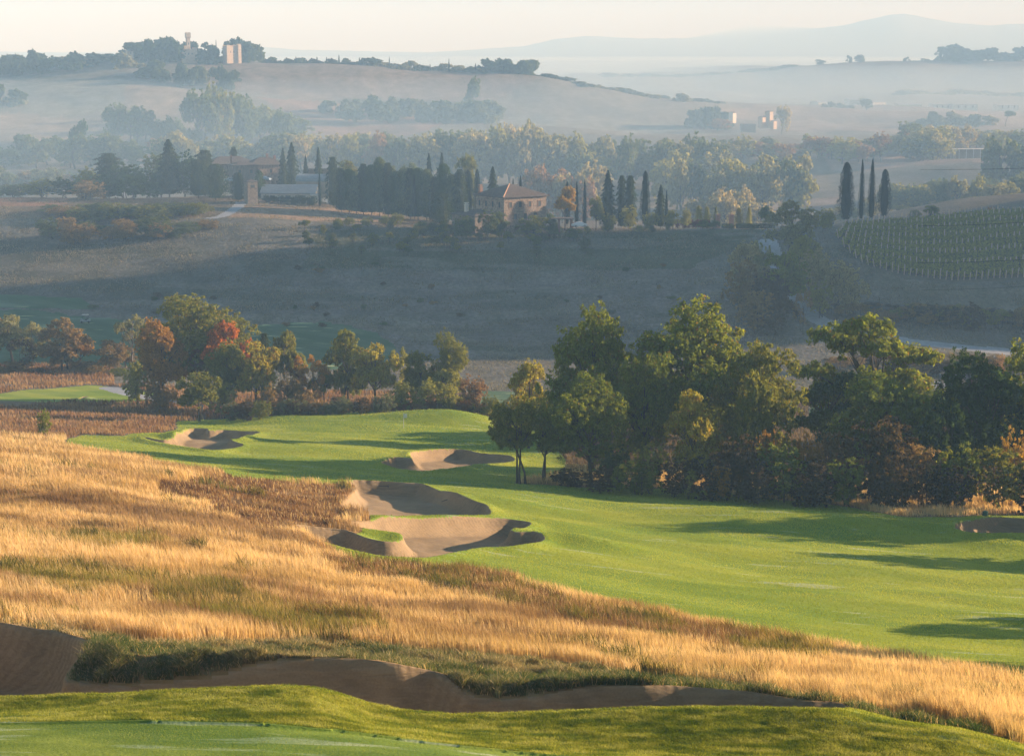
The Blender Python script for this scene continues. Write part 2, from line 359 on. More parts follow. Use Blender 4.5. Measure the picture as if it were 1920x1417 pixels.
blot([(-200,355),(140,360),(120,385),(-200,390)], 560, 760, (.34, .19, .12), 5)
blot(ALL, 800, 20000, (.24, .225, .19), 0)
for poly, y0, y1, c in [
  ([(-300,130),(250,150),(270,200),(180,210),(0,250),(-300,260)], 1200, 1650, (0.240, 0.238, 0.194)),
  ([(0,215),(230,225),(240,260),(-300,265)], 1150, 1500, (0.336, 0.273, 0.214)),
  ([(240,150),(330,160),(370,180),(380,215),(300,215),(230,205)], 1250, 1650, (0.320, 0.264, 0.204)),
  ([(350,112),(800,132),(1010,150),(900,190),(560,180),(380,150)], 1400, 1750, (0.288, 0.229, 0.184)),
  ([(480,180),(660,190),(860,220),(760,262),(560,240)], 1150, 1600, (0.336, 0.220, 0.163)),
  ([(620,180),(900,180),(900,210),(640,195)], 1300, 1650, (0.104, 0.123, 0.102)),
  ([(900,205),(1060,215),(1330,235),(1000,240)], 1200, 1650, (0.272, 0.264, 0.224)),
  ([(1330,205),(1920,208),(1920,240),(1700,245),(1500,240)], 1300, 2400, (0.336, 0.273, 0.235)),
  ([(1540,300),(1860,280),(1880,315),(1560,330)], 900, 1200, (0.400, 0.299, 0.245)),
  ([(1430,372),(1580,372),(1580,395),(1430,395)], 780, 1000, (0.368, 0.290, 0.245))]:
    blot(poly, y0, y1, c, 6)
blot(ALL, 8500, 20000, (.20, .21, .17), 0)  # farthest mountains: haze put into a paler base colour
gr = fbm(XX/9, YY/9, 61, 4); C *= (1 + (gr - .5) * .5)[..., None]
# cultivated stripes and tracks in the far fields
C *= (1 + .04 * np.sin(XX*.35 + YY*.05) * (YY > 900) * (YY < 2500))[..., None]
pt = sstep(.55, .7, fbm(XX/30, YY/14, 63, 4)) * (YY > 360) * (YY < 560)
C = C * (1 - .6 * pt[..., None]) + np.array((.10, .11, .065)) * .6 * pt[..., None]
pt = sstep(.56, .64, fbm(XX/38, YY/9, 67, 4)) * (YY > 360) * (YY < 540)
C = C * (1 - .6 * pt[..., None]) + np.array((.27, .25, .21)) * .6 * pt[..., None]

def ground_shader(name, base=None, attr=False, kind='soil', mottle=0):
    m, t, out, N, L = nmat(name)
    p = N('ShaderNodeBsdfPrincipled', Roughness=.95); p.inputs['Specular IOR Level'].default_value = .15
    L(p.outputs[0], out.inputs[0]); tc = N('ShaderNodeTexCoord')
    def noise(sc, st=(1, 1, 1), det=5.0, dist=0.0):
        mp = N('ShaderNodeMapping'); mp.inputs['Scale'].default_value = st; L(tc.outputs['Object'], mp.inputs[0])
        n = N('ShaderNodeTexNoise', Scale=sc, Detail=det, Distortion=dist); L(mp.outputs[0], n.inputs['Vector']); return n
    def mixc(f, a, b, ty='MIX', fac=None):
        mx = N('ShaderNodeMix', data_type='RGBA', blend_type=ty)
        if f is None: mx.inputs[0].default_value = fac
        else: L(f, mx.inputs[0])
        for s, v in ((6, a), (7, b)):
            if isinstance(v, tuple): mx.inputs[s].default_value = (*v, 1)
            else: L(v, mx.inputs[s])
        return mx.outputs[2]
    def ramp(s, a, b):
        r = N('ShaderNodeMapRange'); r.inputs[1].default_value = a; r.inputs[2].default_value = b; L(s, r.inputs[0]); return r.outputs[0]
    if attr:
        a = N('ShaderNodeAttribute', attribute_name='Col'); c = a.outputs['Color']
        n1 = noise(1.1, (1, .6, 1)); c = mixc(ramp(n1.outputs[0], .35, .65), mixc(None, c, (.66, .63, .57), 'MULTIPLY', 1.0), c)
        n2 = noise(.16, (1, .5, 1)); c = mixc(ramp(n2.outputs[0], .4, .65), mixc(None, c, (.72, .74, .66), 'MULTIPLY', 1.0), c)
        hb = n1; bs, bd = .9, .35
    elif kind == 'turf':
        c = base
        n2 = noise(.05, (1, 1.6, 1)); c = mixc(ramp(n2.outputs[0], .40, .62), tuple(v * q for v, q in zip(base, (.62, .80, .7))), base)
        n3 = noise(.35, (.5, 1, 1)); c = mixc(ramp(n3.outputs[0], .35, .75), c, mixc(None, c, (1.2, 1.08, 1.0), 'MULTIPLY', 1.0))
        n4 = noise(.09, (.35, 1.5, 1), 6.0); c = mixc(ramp(n4.outputs[0], .62, .72), c, tuple(v + .07 for v in base))   # dry worn patches
        n8 = noise(.42 if mottle != 2 else .8, (.28, 1.3, 1), 4.0); q8 = .56 if mottle == 2 else .63; c = mixc(ramp(n8.outputs[0], q8, q8 + .05), c, (.46, .50, .26))   # small dewy, sanded spots
        w = N('ShaderNodeTexWave', Scale=.055, Distortion=1.2); w.bands_direction = 'DIAGONAL'; L(tc.outputs['Object'], w.inputs[0])
        w.inputs['Detail'].default_value = 0; c = mixc(ramp(w.outputs[0], .45, .55), mixc(None, c, (.80, .87, .82), 'MULTIPLY', 1.0), c)
        if mottle:
            n6 = noise(2.6 if mottle == 1 else .45, (.35, 1, 1), 6.0, .6); c = mixc(ramp(n6.outputs[0], .42, .58), mixc(None, c, (.58, .68, .6), 'MULTIPLY', 1.0), c)
        hb = noise(9.0); c = mixc(ramp(hb.outputs[0], .3, .7), mixc(None, c, (.72, .78, .7), 'MULTIPLY', 1.0), c); bs, bd = .6, .05
    elif kind == 'sand':
        c = base
        n2 = noise(.4, (1, .6, 1), 6.0); c = mixc(ramp(n2.outputs[0], .35, .7), tuple(v * .78 for v in base), base)
        hb = noise(1.3, (.5, 2.2, 3.0), 6.0, 1.2); c = mixc(ramp(hb.outputs[0], .4, .6), mixc(None, c, (.86, .86, .86), 'MULTIPLY', 1.0), c); bs, bd = .5, .08
        w = N('ShaderNodeTexWave', Scale=1.1, Distortion=14.0); w.inputs['Detail'].default_value = 2.0; w.inputs['Detail Scale'].default_value = .12
        mp = N('ShaderNodeMapping'); mp.inputs['Scale'].default_value = (1, 1, .05); L(tc.outputs['Object'], mp.inputs[0]); L(mp.outputs[0], w.inputs[0]); w.bands_direction = 'Y'
        c = mixc(ramp(w.outputs[0], .2, .8), mixc(None, c, (.90, .89, .88), 'MULTIPLY', 1.0), c)
        n5 = noise(14.0); c = mixc(ramp(n5.outputs[0], .3, .7), mixc(None, c, (.84, .84, .84), 'MULTIPLY', 1.0), c)
    else:
        c = base; n2 = noise(.8, (1, 1, 1), 6.0); c = mixc(ramp(n2.outputs[0], .35, .65), tuple(v * .75 for v in base), base); hb = n2; bs, bd = .4, .1
    L(c, p.inputs['Base Color'])
    b = N('ShaderNodeBump', Strength=bs, Distance=bd); L(hb.outputs[0], b.inputs['Height']); L(b.outputs[0], p.inputs['Normal'])
    return m
M_GROUND = ground_shader('open_ground', attr=True)
M_FAIR = ground_shader('fairway_turf', (.36, .40, .046), kind='turf')
M_FAR_FAIR = ground_shader('dewy_turf', (.12, .19, .105), kind='turf')  # darker, bluer turf colour than the near fairway
M_GREEN = ground_shader('green_turf', (.30, .36, .055), kind='turf', mottle=2)
M_COLLAR = ground_shader('collar_turf', (.38, .41, .05), kind='turf', mottle=1)
M_SAND = ground_shader('bunker_sand', (.40, .285, .155), kind='sand')
M_ROAD = ground_shader('gravel', (.36, .38, .40), kind='gravel')
M_VSOIL = ground_shader('vineyard_soil', (.17, .145, .10), kind='gravel')
nodes = np.stack([XX, YY, ZZ], -1).reshape(-1, 3)
idx = np.arange(NY * NU).reshape(NY, NU)
Q = np.stack([idx[:-1, :-1], idx[:-1, 1:], idx[1:, 1:], idx[1:, :-1]], -1).reshape(-1, 4)
ZF = ZONE[:-1, :-1].reshape(-1)
colv = np.concatenate([C.reshape(-1, 3), np.ones((NY * NU, 1))], 1)
def sheet(name, mask, mat, attr=False):
    q = Q[mask]
    if not len(q): return None
    u, inv = np.unique(q, return_inverse=True)
    me = new_mesh(name, nodes[u], quads=inv.reshape(-1, 4), smooth=True)
    if attr:
        a = me.color_attributes.new('Col', 'FLOAT_COLOR', 'POINT'); a.data.foreach_set('color', colv[u].astype(np.float32).ravel())
    o = link(name, me, mat); tag(o, kind='structure'); return o
sheet('ground', ZF == 0, M_GROUND, True)
sheet('fairway', ZF == 1, M_FAIR)
sheet('distant_fairway', ZF == 4, M_FAR_FAIR)
sheet('putting_green', ZF == 2, M_GREEN)
sheet('green_collar', ZF == 3, M_COLLAR)
sheet('vineyard_soil', ZF == 5, M_VSOIL)
for k in range(len(BUNKERS)): sheet('bunker_sand', ZF == 10 + k, M_SAND)
for k in range(len(ROADS)): sheet('gravel_road' if k < 2 else 'path', ZF == 20 + k, M_ROAD)

# ---- haze: one closed box round the whole scene
zmin = float(ZZ.min()) - 1.0
hx0, hx1, hy0, hy1, hz1 = float(XX.min()) - 300, float(XX.max()) + 300, -300.0, 18400.0, 330.0
hv = [(x, y, z) for z in (zmin, hz1) for y in (hy0, hy1) for x in (hx0, hx1)]
hq = [(0, 2, 3, 1), (4, 5, 7, 6), (0, 1, 5, 4), (2, 6, 7, 3), (0, 4, 6, 2), (1, 3, 7, 5)]
m, t, out, N, L = nmat('haze_air')
pv = N('ShaderNodeVolumePrincipled'); pv.inputs['Density'].default_value = HAZE_D; pv.inputs['Color'].default_value = (*HAZE_COL, 1)
pv.inputs['Absorption Color'].default_value = (*HAZE_ABS, 1); pv.inputs['Anisotropy'].default_value = -0.18
L(pv.outputs[0], out.inputs['Volume'])
mm, t, out, N, L = nmat('valley_mist')
pv = N('ShaderNodeVolumePrincipled'); pv.inputs['Density'].default_value = 0.00048; pv.inputs['Color'].default_value = (.48, .74, 1, 1)
pv.inputs['Absorption Color'].default_value = (1, 1, 1, 1); pv.inputs['Anisotropy'].default_value = -0.18
L(pv.outputs[0], out.inputs['Volume'])
mv = [(x, y, z) for z in (zmin + .4, -21.0) for y in (400.0, 12500.0) for x in (hx0 + 50, hx1 - 50)]
tag(link('mist', new_mesh('mist', mv, quads=hq), mm), 'low mist lying in the valley behind the farm hill', 'mist', kind='stuff')
tag(link('haze', new_mesh('haze', hv, quads=hq), m), 'thin blue morning haze lying over the whole valley', 'haze', kind='stuff')
# ------------------------------------------------------------ grass
def leaf_mat(name, col=None, attr=None, trans=.45, rough=.7, var=.25, hue=None, spot=None):
    key = 'leaf_' + name
    if key in _mc: return _mc[key]
    m, t, out, N, L = nmat(name)
    d = N('ShaderNodeBsdfDiffuse'); tr = N('ShaderNodeBsdfTranslucent'); mx = N('ShaderNodeMixShader'); mx.inputs[0].default_value = trans
    L(d.outputs[0], mx.inputs[1]); L(tr.outputs[0], mx.inputs[2]); L(mx.outputs[0], out.inputs[0])
    if attr:
        a = N('ShaderNodeAttribute', attribute_name=attr); c = a.outputs['Color']
    else:
        g = N('ShaderNodeNewGeometry'); cr = N('ShaderNodeValToRGB')
        c2 = hue or tuple(v * (1 - var) for v in col)
        e = cr.color_ramp.elements; e[0].position = .0; e[0].color = (*tuple(v * (1 - var) for v in col), 1)
        e[1].position = .9; e[1].color = (*tuple(min(1, v * (1 + var)) for v in col), 1)
        if hue:
            k = cr.color_ramp.elements.new(.97); k.color = (*hue, 1)
        L(g.outputs['Random Per Island'], cr.inputs[0])
        tc = N('ShaderNodeTexCoord'); oi = N('ShaderNodeObjectInfo')
        no = N('ShaderNodeTexNoise', Scale=.45, Detail=3.0); no.noise_dimensions = '4D'
        L(oi.outputs['Random'], no.inputs['W']); L(tc.outputs['Object'], no.inputs['Vector'])
        r = N('ShaderNodeMapRange'); r.inputs[1].default_value = .36; r.inputs[2].default_value = .64; L(no.outputs[0], r.inputs[0])
        m2 = N('ShaderNodeMix', data_type='RGBA'); L(r.outputs[0], m2.inputs[0]); L(cr.outputs[0], m2.inputs[6])
        m3 = N('ShaderNodeMix', data_type='RGBA', blend_type='MULTIPLY'); m3.inputs[0].default_value = 1
        L(cr.outputs[0], m3.inputs[6]); m3.inputs[7].default_value = (*(spot or (1.45, 1.2, .9)), 1); L(m3.outputs[2], m2.inputs[7]); c = m2.outputs[2]
    L(c, d.inputs[0])
    mt = N('ShaderNodeMix', data_type='RGBA', blend_type='MULTIPLY'); mt.inputs[0].default_value = 1
    L(c, mt.inputs[6]); mt.inputs[7].default_value = (1.25, 1.2, .7, 1); L(mt.outputs[2], tr.inputs[0])
    _mc[key] = m; return m
M_BLADE = leaf_mat('grass_blade', attr='Col', trans=.4)

# screen area of every terrain cell, used only to decide how densely far and near grass is sown
PXg, PYg = project(XX, YY, ZZ)
DU = np.gradient(PXg, axis=1); DV = -np.gradient(PYg, axis=0)
AREA = np.clip(DU, 0, 20) * np.clip(DV, 0.25, 20) * ((PXg > -260) & (PXg < 2180) & (PYg < 1540))
def noise_poly(poly, y0, y1, wob=14):
    wx = PX0 + (fbm(XX/5, YY/5, 97, 4) - .5) * wob * 2.4; wy = PY0 + (fbm(XX/5, YY/5, 98, 4) - .5) * wob * 1.2
    return (YY > y0) & (YY < y1) & inside(poly, wx, wy)
def sow(name, label, mask, n, h, wpx, colf, lean=.35, seed=1, clump=None, hvar=.5, wind=(-.15, -.05), cat='grass'):
    rng = np.random.default_rng(seed)
    mk = mask.copy(); mk[:-1] &= mask[1:]; mk[:, :-1] &= mask[:, 1:]; mk[1:] &= mask[:-1]
    wgt = AREA * mk * (clump if clump is not None else 1)
    p = wgt.ravel() / wgt.sum(); cell = rng.choice(NY * NU, n, p=p); i, j = cell // NU, cell % NU
    i = np.clip(i, 0, NY - 2); j = np.clip(j, 0, NU - 2); a = rng.random(n); b = rng.random(n)
    y = YY[i, j] * (1 - a) + YY[i + 1, j] * a; u = U[j] * (1 - b) + U[j + 1] * b; x = u * y; z = H(x, y)
    hh = (h(x, y) if callable(h) else h) * (1 - hvar * rng.random(n)); w = np.maximum(y / 1920 * wpx, .008)
    ang = rng.random(n) * 6.283; cx, cy_ = np.cos(ang) * w * .5, np.sin(ang) * w * .5
    lx = (rng.normal(0, lean, n) + wind[0]) * hh; ly = (rng.normal(0, lean, n) + wind[1]) * hh
    V = np.empty((n, 5, 3)); 
    V[:, 0] = np.stack([x - cx, y - cy_, z - .02], -1); V[:, 1] = np.stack([x + cx, y + cy_, z - .02], -1)
    V[:, 2] = np.stack([x + cx * .8 + lx * .35, y + cy_ * .8 + ly * .35, z + hh * .6], -1)
    V[:, 3] = np.stack([x - cx * .8 + lx * .35, y - cy_ * .8 + ly * .35, z + hh * .6], -1)
    V[:, 4] = np.stack([x + lx, y + ly, z + hh], -1)
    k = np.arange(n)[:, None] * 5
    me = new_mesh(name, V.reshape(-1, 3), quads=k + np.array([[0, 1, 2, 3]]), tris=k + np.array([[3, 2, 4]]))
    col = colf(x, y, rng, i, j); col = np.concatenate([np.clip(col, 0, 1), np.ones((n, 1))], 1)
    at_ = me.color_attributes.new('Col', 'FLOAT_COLOR', 'POINT')
    at_.data.foreach_set('color', np.repeat(col, 5, 0).astype(np.float32).ravel())
    return tag(link(name, me, M_BLADE), label, cat, kind='stuff')
def pal(cols, sx=7, sy=4):
    cols = np.array(cols)
    def f(x, y, rng, i, j):
        t = np.clip(fbm(x / sx, y / sy, 131, 4) * 1.9 - .45 + rng.normal(0, .16, len(x)), 0, .999) * (len(cols) - 1)
        k = t.astype(int); fr = (t - k)[:, None]
        c = cols[k] * (1 - fr) + cols[np.minimum(k + 1, len(cols) - 1)] * fr
        return c * rng.uniform(.8, 1.2, (len(x), 1))
    return f
Z0 = ZONE == 0
GOLD = Z0 & (YY > 57) & (YY < 232)
# dark brown and olive tracts inside the golden hillside
BROWN = noise_poly([(285,905),(420,895),(650,900),(668,925),(640,950),(650,985),(560,1010),(470,1000),(390,970),(300,935)], 110, 220, 20)
BROWN2 = noise_poly([(600,1055),(760,1050),(900,1075),(1000,1110),(1130,1155),(1290,1180),(1500,1215),(1560,1228),(1440,1240),(1250,1215),(1060,1175),(860,1120),(640,1085)], 70, 150, 8)
OLIVE = (noise_poly([(0,1060),(150,1065),(300,1085),(290,1120),(140,1125),(0,1095)], 70, 150, 14) | noise_poly([(290,1105),(400,1110),(560,1150),(720,1175),(740,1200),(560,1200),(400,1170),(290,1140)], 70, 120, 14)
         | noise_poly([(140,1000),(290,1008),(330,1030),(200,1042),(120,1030)], 90, 160, 10) | noise_poly([(1370,1210),(1560,1225),(1560,1255),(1400,1245)], 60, 120, 10))
BANK = Z0 & (YY < 82) & (YY > 56) & noise_poly([(-200,1150),(0,1172),(110,1185),(200,1200),(330,1205),(480,1205),(600,1210),(760,1218),(900,1232),(1040,1240),(1160,1262),(1290,1285),(1420,1300),(1560,1325),(1700,1345),(1850,1375),(1960,1420),(-200,1420)], 50, 90, 3)
cg = pal([(.44,.29,.125), (.60,.42,.20), (.72,.52,.27), (.82,.62,.35), (.75,.54,.28)])
cb = pal([(.13,.07,.04), (.20,.11,.055), (.26,.15,.075), (.34,.22,.11)], 2.5, 2)
co = pal([(.22,.21,.04), (.30,.27,.06), (.36,.28,.08), (.5,.34,.13)])
def gold_col(x, y, rng, i, j):
    c = cg(x, y, rng, i, j); b = cb(x, y, rng, i, j); o = co(x, y, rng, i, j)
    r = rng.random(len(x))
    streak = fbm(x / 11, y / 4.5, 211, 3) + rng.normal(0, .05, len(x))
    c = np.where((streak > .62)[:, None], b * .9 + c * .25, c)
    c = np.where((BROWN[i, j] & (r < .85))[:, None], b, c); c = np.where((BROWN2[i, j] & (r < .75))[:, None], b * 1.2, c)
    c = np.where((OLIVE[i, j] & (r < .7))[:, None], o, c)
    return c
def gold_h(x, y):
    h = .55 + .75 * fbm(x / 3, y / 3, 141, 3)
    return h * (1 - .5 * (lut(BROWN.astype(float), x, y)))
weed = pal([(.10,.10,.03), (.17,.16,.04), (.24,.20,.05), (.22,.12,.05)], 2, 2)
sow('golden_weeds', 'olive green weeds standing in patches among the golden grass', GOLD & ~BANK & (OLIVE | BROWN2 | (fbm(XX/5, YY/3, 221, 3) > .70)), 24000, lambda x, y: .5 + 1.1 * fbm(x / 1.2, y / 1.2, 223, 2), .9, weed, lean=.3, seed=13, clump=.05 + 2 * sstep(.5, .66, fbm(XX / 1.6, YY / 1.1, 225, 3)), cat='weeds')
cl = (.35 + 1.3 * sstep(.35, .65, fbm(XX / 2.2, YY / 1.4, 151, 3)))
sow('golden_grass', 'tall golden dry grass covering the sloping hillside beside the fairway', GOLD & ~BANK, 460000, gold_h, .52, gold_col, lean=.16, seed=3, clump=cl)
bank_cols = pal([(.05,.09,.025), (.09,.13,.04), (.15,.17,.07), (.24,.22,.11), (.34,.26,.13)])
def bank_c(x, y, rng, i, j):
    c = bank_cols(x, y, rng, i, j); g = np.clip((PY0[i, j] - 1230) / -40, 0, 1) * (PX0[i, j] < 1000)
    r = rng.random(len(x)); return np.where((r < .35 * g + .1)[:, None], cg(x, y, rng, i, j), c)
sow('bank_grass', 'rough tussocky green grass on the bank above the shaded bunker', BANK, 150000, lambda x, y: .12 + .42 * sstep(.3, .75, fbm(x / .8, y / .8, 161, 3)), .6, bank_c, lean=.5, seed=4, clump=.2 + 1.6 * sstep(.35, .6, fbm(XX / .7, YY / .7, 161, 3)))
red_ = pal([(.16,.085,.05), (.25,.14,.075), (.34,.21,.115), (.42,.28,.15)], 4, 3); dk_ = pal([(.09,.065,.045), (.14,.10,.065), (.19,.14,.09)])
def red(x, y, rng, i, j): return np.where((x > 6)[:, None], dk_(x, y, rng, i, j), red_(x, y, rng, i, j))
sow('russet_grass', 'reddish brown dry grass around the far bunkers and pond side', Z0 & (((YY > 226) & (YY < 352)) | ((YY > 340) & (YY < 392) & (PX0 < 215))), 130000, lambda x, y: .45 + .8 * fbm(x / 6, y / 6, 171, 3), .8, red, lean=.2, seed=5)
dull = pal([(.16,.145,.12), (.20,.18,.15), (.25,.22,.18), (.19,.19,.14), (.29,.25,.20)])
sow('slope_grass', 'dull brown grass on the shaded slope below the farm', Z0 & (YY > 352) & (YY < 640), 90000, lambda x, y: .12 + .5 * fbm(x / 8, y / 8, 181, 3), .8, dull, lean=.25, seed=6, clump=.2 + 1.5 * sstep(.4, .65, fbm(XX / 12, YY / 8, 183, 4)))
turf = pal([(.12,.17,.025), (.24,.27,.035), (.38,.38,.06), (.50,.48,.13)], .9, .35)
sow('collar_turf_blades', 'short mown yellow green turf on the collar of the nearest green', ZONE == 3, 300000, lambda x, y: .03 + .09 * fbm(x / .35, y / .3, 191, 3), .45, turf, lean=.6, seed=7, hvar=.6)
g2 = pal([(.18,.25,.04), (.28,.34,.05), (.40,.43,.12)], 1.2, .5)
sow('putting_turf_blades', 'closely mown green turf of the nearest putting green', ZONE == 2, 90000, .022, .5, g2, lean=.7, seed=8, hvar=.6)
sow('fairway_fringe', 'short mown turf blades of the fairway', (ZONE == 1) & (YY < 310), 260000, lambda x, y: .03 + y * .0004, .6, pal([(.25,.31,.035), (.34,.38,.045), (.44,.45,.08)]), lean=.6, seed=9, hvar=.6)
# ------------------------------------------------------------ trees
def tube_into(V, Qd, pts, rad, n=7):
    pts = [Vector(p) for p in pts]; base = len(V)
    for i, p in enumerate(pts):
        d = (pts[min(i + 1, len(pts) - 1)] - pts[max(i - 1, 0)]).normalized()
        a = d.orthogonal().normalized(); b = d.cross(a)
        if i and a.dot(pa) < 0: a = -a; b = -b
        if i:
            a = (pa - d * pa.dot(d)).normalized(); b = d.cross(a)
        pa = a
        for k in range(n):
            t = 6.28318 * k / n; q = p + (a * math.cos(t) + b * math.sin(t)) * rad[i]; V.append(q[:])
    for i in range(len(pts) - 1):
        for k in range(n):
            a0 = base + i * n + k; a1 = base + i * n + (k + 1) % n; Qd.append((a0, a1, a1 + n, a0 + n))
def limb(V, Qd, a, b, r0, r1, rnd, n=6, seg=5, sag=.12):
    a, b = Vector(a), Vector(b); L_ = (b - a).length; pts = []; rad = []
    off = Vector((rnd.uniform(-1, 1), rnd.uniform(-1, 1), rnd.uniform(.2, 1))) * sag * L_
    for i in range(seg + 1):
        t = i / seg; p = a.lerp(b, t) + off * math.sin(t * math.pi) * .5 + Vector((rnd.uniform(-1, 1), rnd.uniform(-1, 1), 0)) * .012 * L_
        pts.append(p); rad.append(r0 * (1 - t) + r1 * t)
    tube_into(V, Qd, pts, rad, n); return pts
def leaves(cen, nrm, size, rng, aspect=1.6, jit=.6):
    n = len(cen); nn = nrm + rng.normal(0, jit, (n, 3)); nn /= np.linalg.norm(nn, axis=1)[:, None] + 1e-9
    t = np.cross(nn, rng.normal(0, 1, (n, 3))); t /= np.linalg.norm(t, axis=1)[:, None] + 1e-9
    b = np.cross(nn, t); s = (size * rng.uniform(.6, 1.3, n))[:, None]
    V = np.stack([cen - t*s*aspect*.5, cen + b*s*.5, cen + t*s*aspect*.5 + nn*s*.15, cen - b*s*.5], 1)
    return V.reshape(-1, 3), np.arange(4*n).reshape(-1, 4)
def lobes_of(seed, K, base, flat=.75, spread=.62, rad=(.30, .48), top=0):
    """lobes inside a crown of half width 1 reaching from z=base to z=1 (tree height 1, width 1)"""
    rng = np.random.default_rng(seed); out = []; cz = (base + 1) / 2; hz = (1 - base) / 2
    for k in range(K):
        for _ in range(40):
            d = rng.normal(0, 1, 3); d /= np.sum(np.abs(d)**3)**(1/3); r = rng.uniform(.5, 1) * spread * .93
            p = np.array([d[0]*r*.5, d[1]*r*.5, cz + d[2]*r*hz])
            if all(np.linalg.norm((p - q[0]) / np.array([.5, .5, hz])) > .33 for q in out): break
        rr = rng.uniform(*rad); out.append((p, np.array([.5*rr, .5*rr, hz*rr*flat + .03])))
    return out
def crown_mesh(name, seed, lob, nleaf, leaf, clump=26, cr=.045, droop=0.0, low=.0):
    """leaf tufts gathered in clumps over the surface of irregular lobes"""
    rng = np.random.default_rng(seed); w = np.array([l[1][0]**2 + .002 for l in lob]); w /= w.sum()
    nc = nleaf // clump; li = rng.choice(len(lob), nc, p=w)
    d = rng.normal(0, 1, (nc, 3)); d[:, 2] = np.abs(d[:, 2]) * .9 - .35 * rng.random(nc) - low; d /= np.linalg.norm(d, axis=1)[:, None]
    P = np.array([l[0] for l in lob])[li]; A = np.array([l[1] for l in lob])[li]
    rr = 1 - .45 * rng.random(nc)**2.2 + rng.normal(0, .10, nc)
    cc = P + d * A * rr[:, None]
    keep = vnoise(cc[:, 0]*9 + cc[:, 2]*5, cc[:, 1]*9 + cc[:, 2]*7, seed) > .2
    cc, d = cc[keep], d[keep]; nc = len(cc)
    m = np.repeat(np.arange(nc), clump); off = rng.normal(0, 1, (len(m), 3)); off /= np.linalg.norm(off, axis=1)[:, None]
    off *= (rng.random(len(m))**.45)[:, None] * cr * rng.uniform(.6, 1.5, nc)[m][:, None]; off[:, 2] *= .6
    c = cc[m] + off; c[:, 2] -= droop * np.abs(off[:, 0])
    nr = d[m] * .7 + off / cr * .6 + np.array([0, 0, .35])
    V, Qd = leaves(c, nr, np.full(len(c), leaf), rng)
    return new_mesh(name, V, quads=Qd)
def trunk_mesh(name, seed, lob, fork=.3, r=.022, stems=1, lean=0.0, spread=.0):
    rnd = random.Random(seed); V = []; Qd = []
    for s in range(stems):
        bx = (rnd.uniform(-1, 1) * spread, rnd.uniform(-1, 1) * spread * .5, -.03)
        mine = [l for i, l in enumerate(lob) if i % stems == s] or lob[:1]
        cx = sum(l[0][0] for l in mine) / len(mine); cyy = sum(l[0][1] for l in mine) / len(mine)
        f = (bx[0]*.6 + cx*.4 + lean, cyy*.4, fork * rnd.uniform(.9, 1.1)); rr = r / math.sqrt(stems)
        tube_into(V, Qd, [bx, (bx[0], bx[1], .0), (bx[0]*.9 + lean*.2, bx[1], fork*.4), f], [rr*1.9, rr*1.25, rr, rr*.85], 9)
        top = (cx + lean, cyy, .86); pts = limb(V, Qd, f, top, rr*.8, rr*.15, rnd, 7, 6, .05)
        for l in mine:
            b = l[0] + np.array([0, 0, l[1][2]*.3]); k = min(len(pts) - 2, max(0, int((b[2] - f[2]) / max(.05, .86 - f[2]) * 4) - 1))
            q = limb(V, Qd, pts[k], b, rr*.42, rr*.10, rnd, 5, 4, .18)
            for _ in range(4):
                e = l[0] + np.array([rnd.uniform(-1, 1), rnd.uniform(-1, 1), rnd.uniform(-.3, 1)]) * l[1] * .85
                limb(V, Qd, q[rnd.choice((1, 2, 3))], e, rr*.17, rr*.04, rnd, 4, 3, .12)
    return new_mesh(name, V, quads=Qd, smooth=True)
TREE_W, TREE_H = {}, {}
PROTO = {}
def proto(key, nm, crown, trunk):
    PROTO[key] = (nm, crown, trunk)
# big near oaks
for i, (K, base, sp, fl) in enumerate([(20, .08, .86, .8), (18, .14, .84, .85), (22, .06, .88, .7), (16, .12, .84, .9)]):
    lb = lobes_of(100 + i, K, base, fl, sp, (.34, .50)); proto('oak%d' % i, 'oak_tree', crown_mesh('oak_crown', 200 + i, lb, 42000, .0165, 24, .034), trunk_mesh('oak_trunk', 300 + i, lb, .26, .024))
lb = lobes_of(120, 20, .22, .38, .98, (.28, .42)); proto('layer', 'oak_tree', crown_mesh('layer_crown', 220, lb, 34000, .017, 24, .032, low=-.1), trunk_mesh('layer_trunk', 320, lb, .3, .024))
for i in range(2):
    lb = lobes_of(130 + i, 14, .24, .9, .86, (.26, .40)); proto('multi%d' % i, 'multi_stem_tree', crown_mesh('multi_crown', 230 + i, lb, 22000, .020, 22, .036), trunk_mesh('multi_trunk', 330 + i, lb, .32, .03, 3 - i, 0, .16))
# middle distance trees
for i, (K, base, st) in enumerate([(14, .14, 1), (13, .18, 1), (15, .1, 2), (12, .24, 1)]):
    lb = lobes_of(140 + i, K, base, .85, .86, (.28, .44)); proto('mid%d' % i, 'broadleaf_tree', crown_mesh('mid_crown', 240 + i, lb, 15000, .026, 20, .045), trunk_mesh('mid_trunk', 340 + i, lb, .28, .026, st, 0, .08))
lb = lobes_of(150, 15, .22, .9, 1.0, (.17, .28)); proto('airy', 'slender_tree', crown_mesh('airy_crown', 250, lb, 7000, .024, 16, .05), trunk_mesh('airy_trunk', 350, lb, .3, .024, 2, 0, .05))
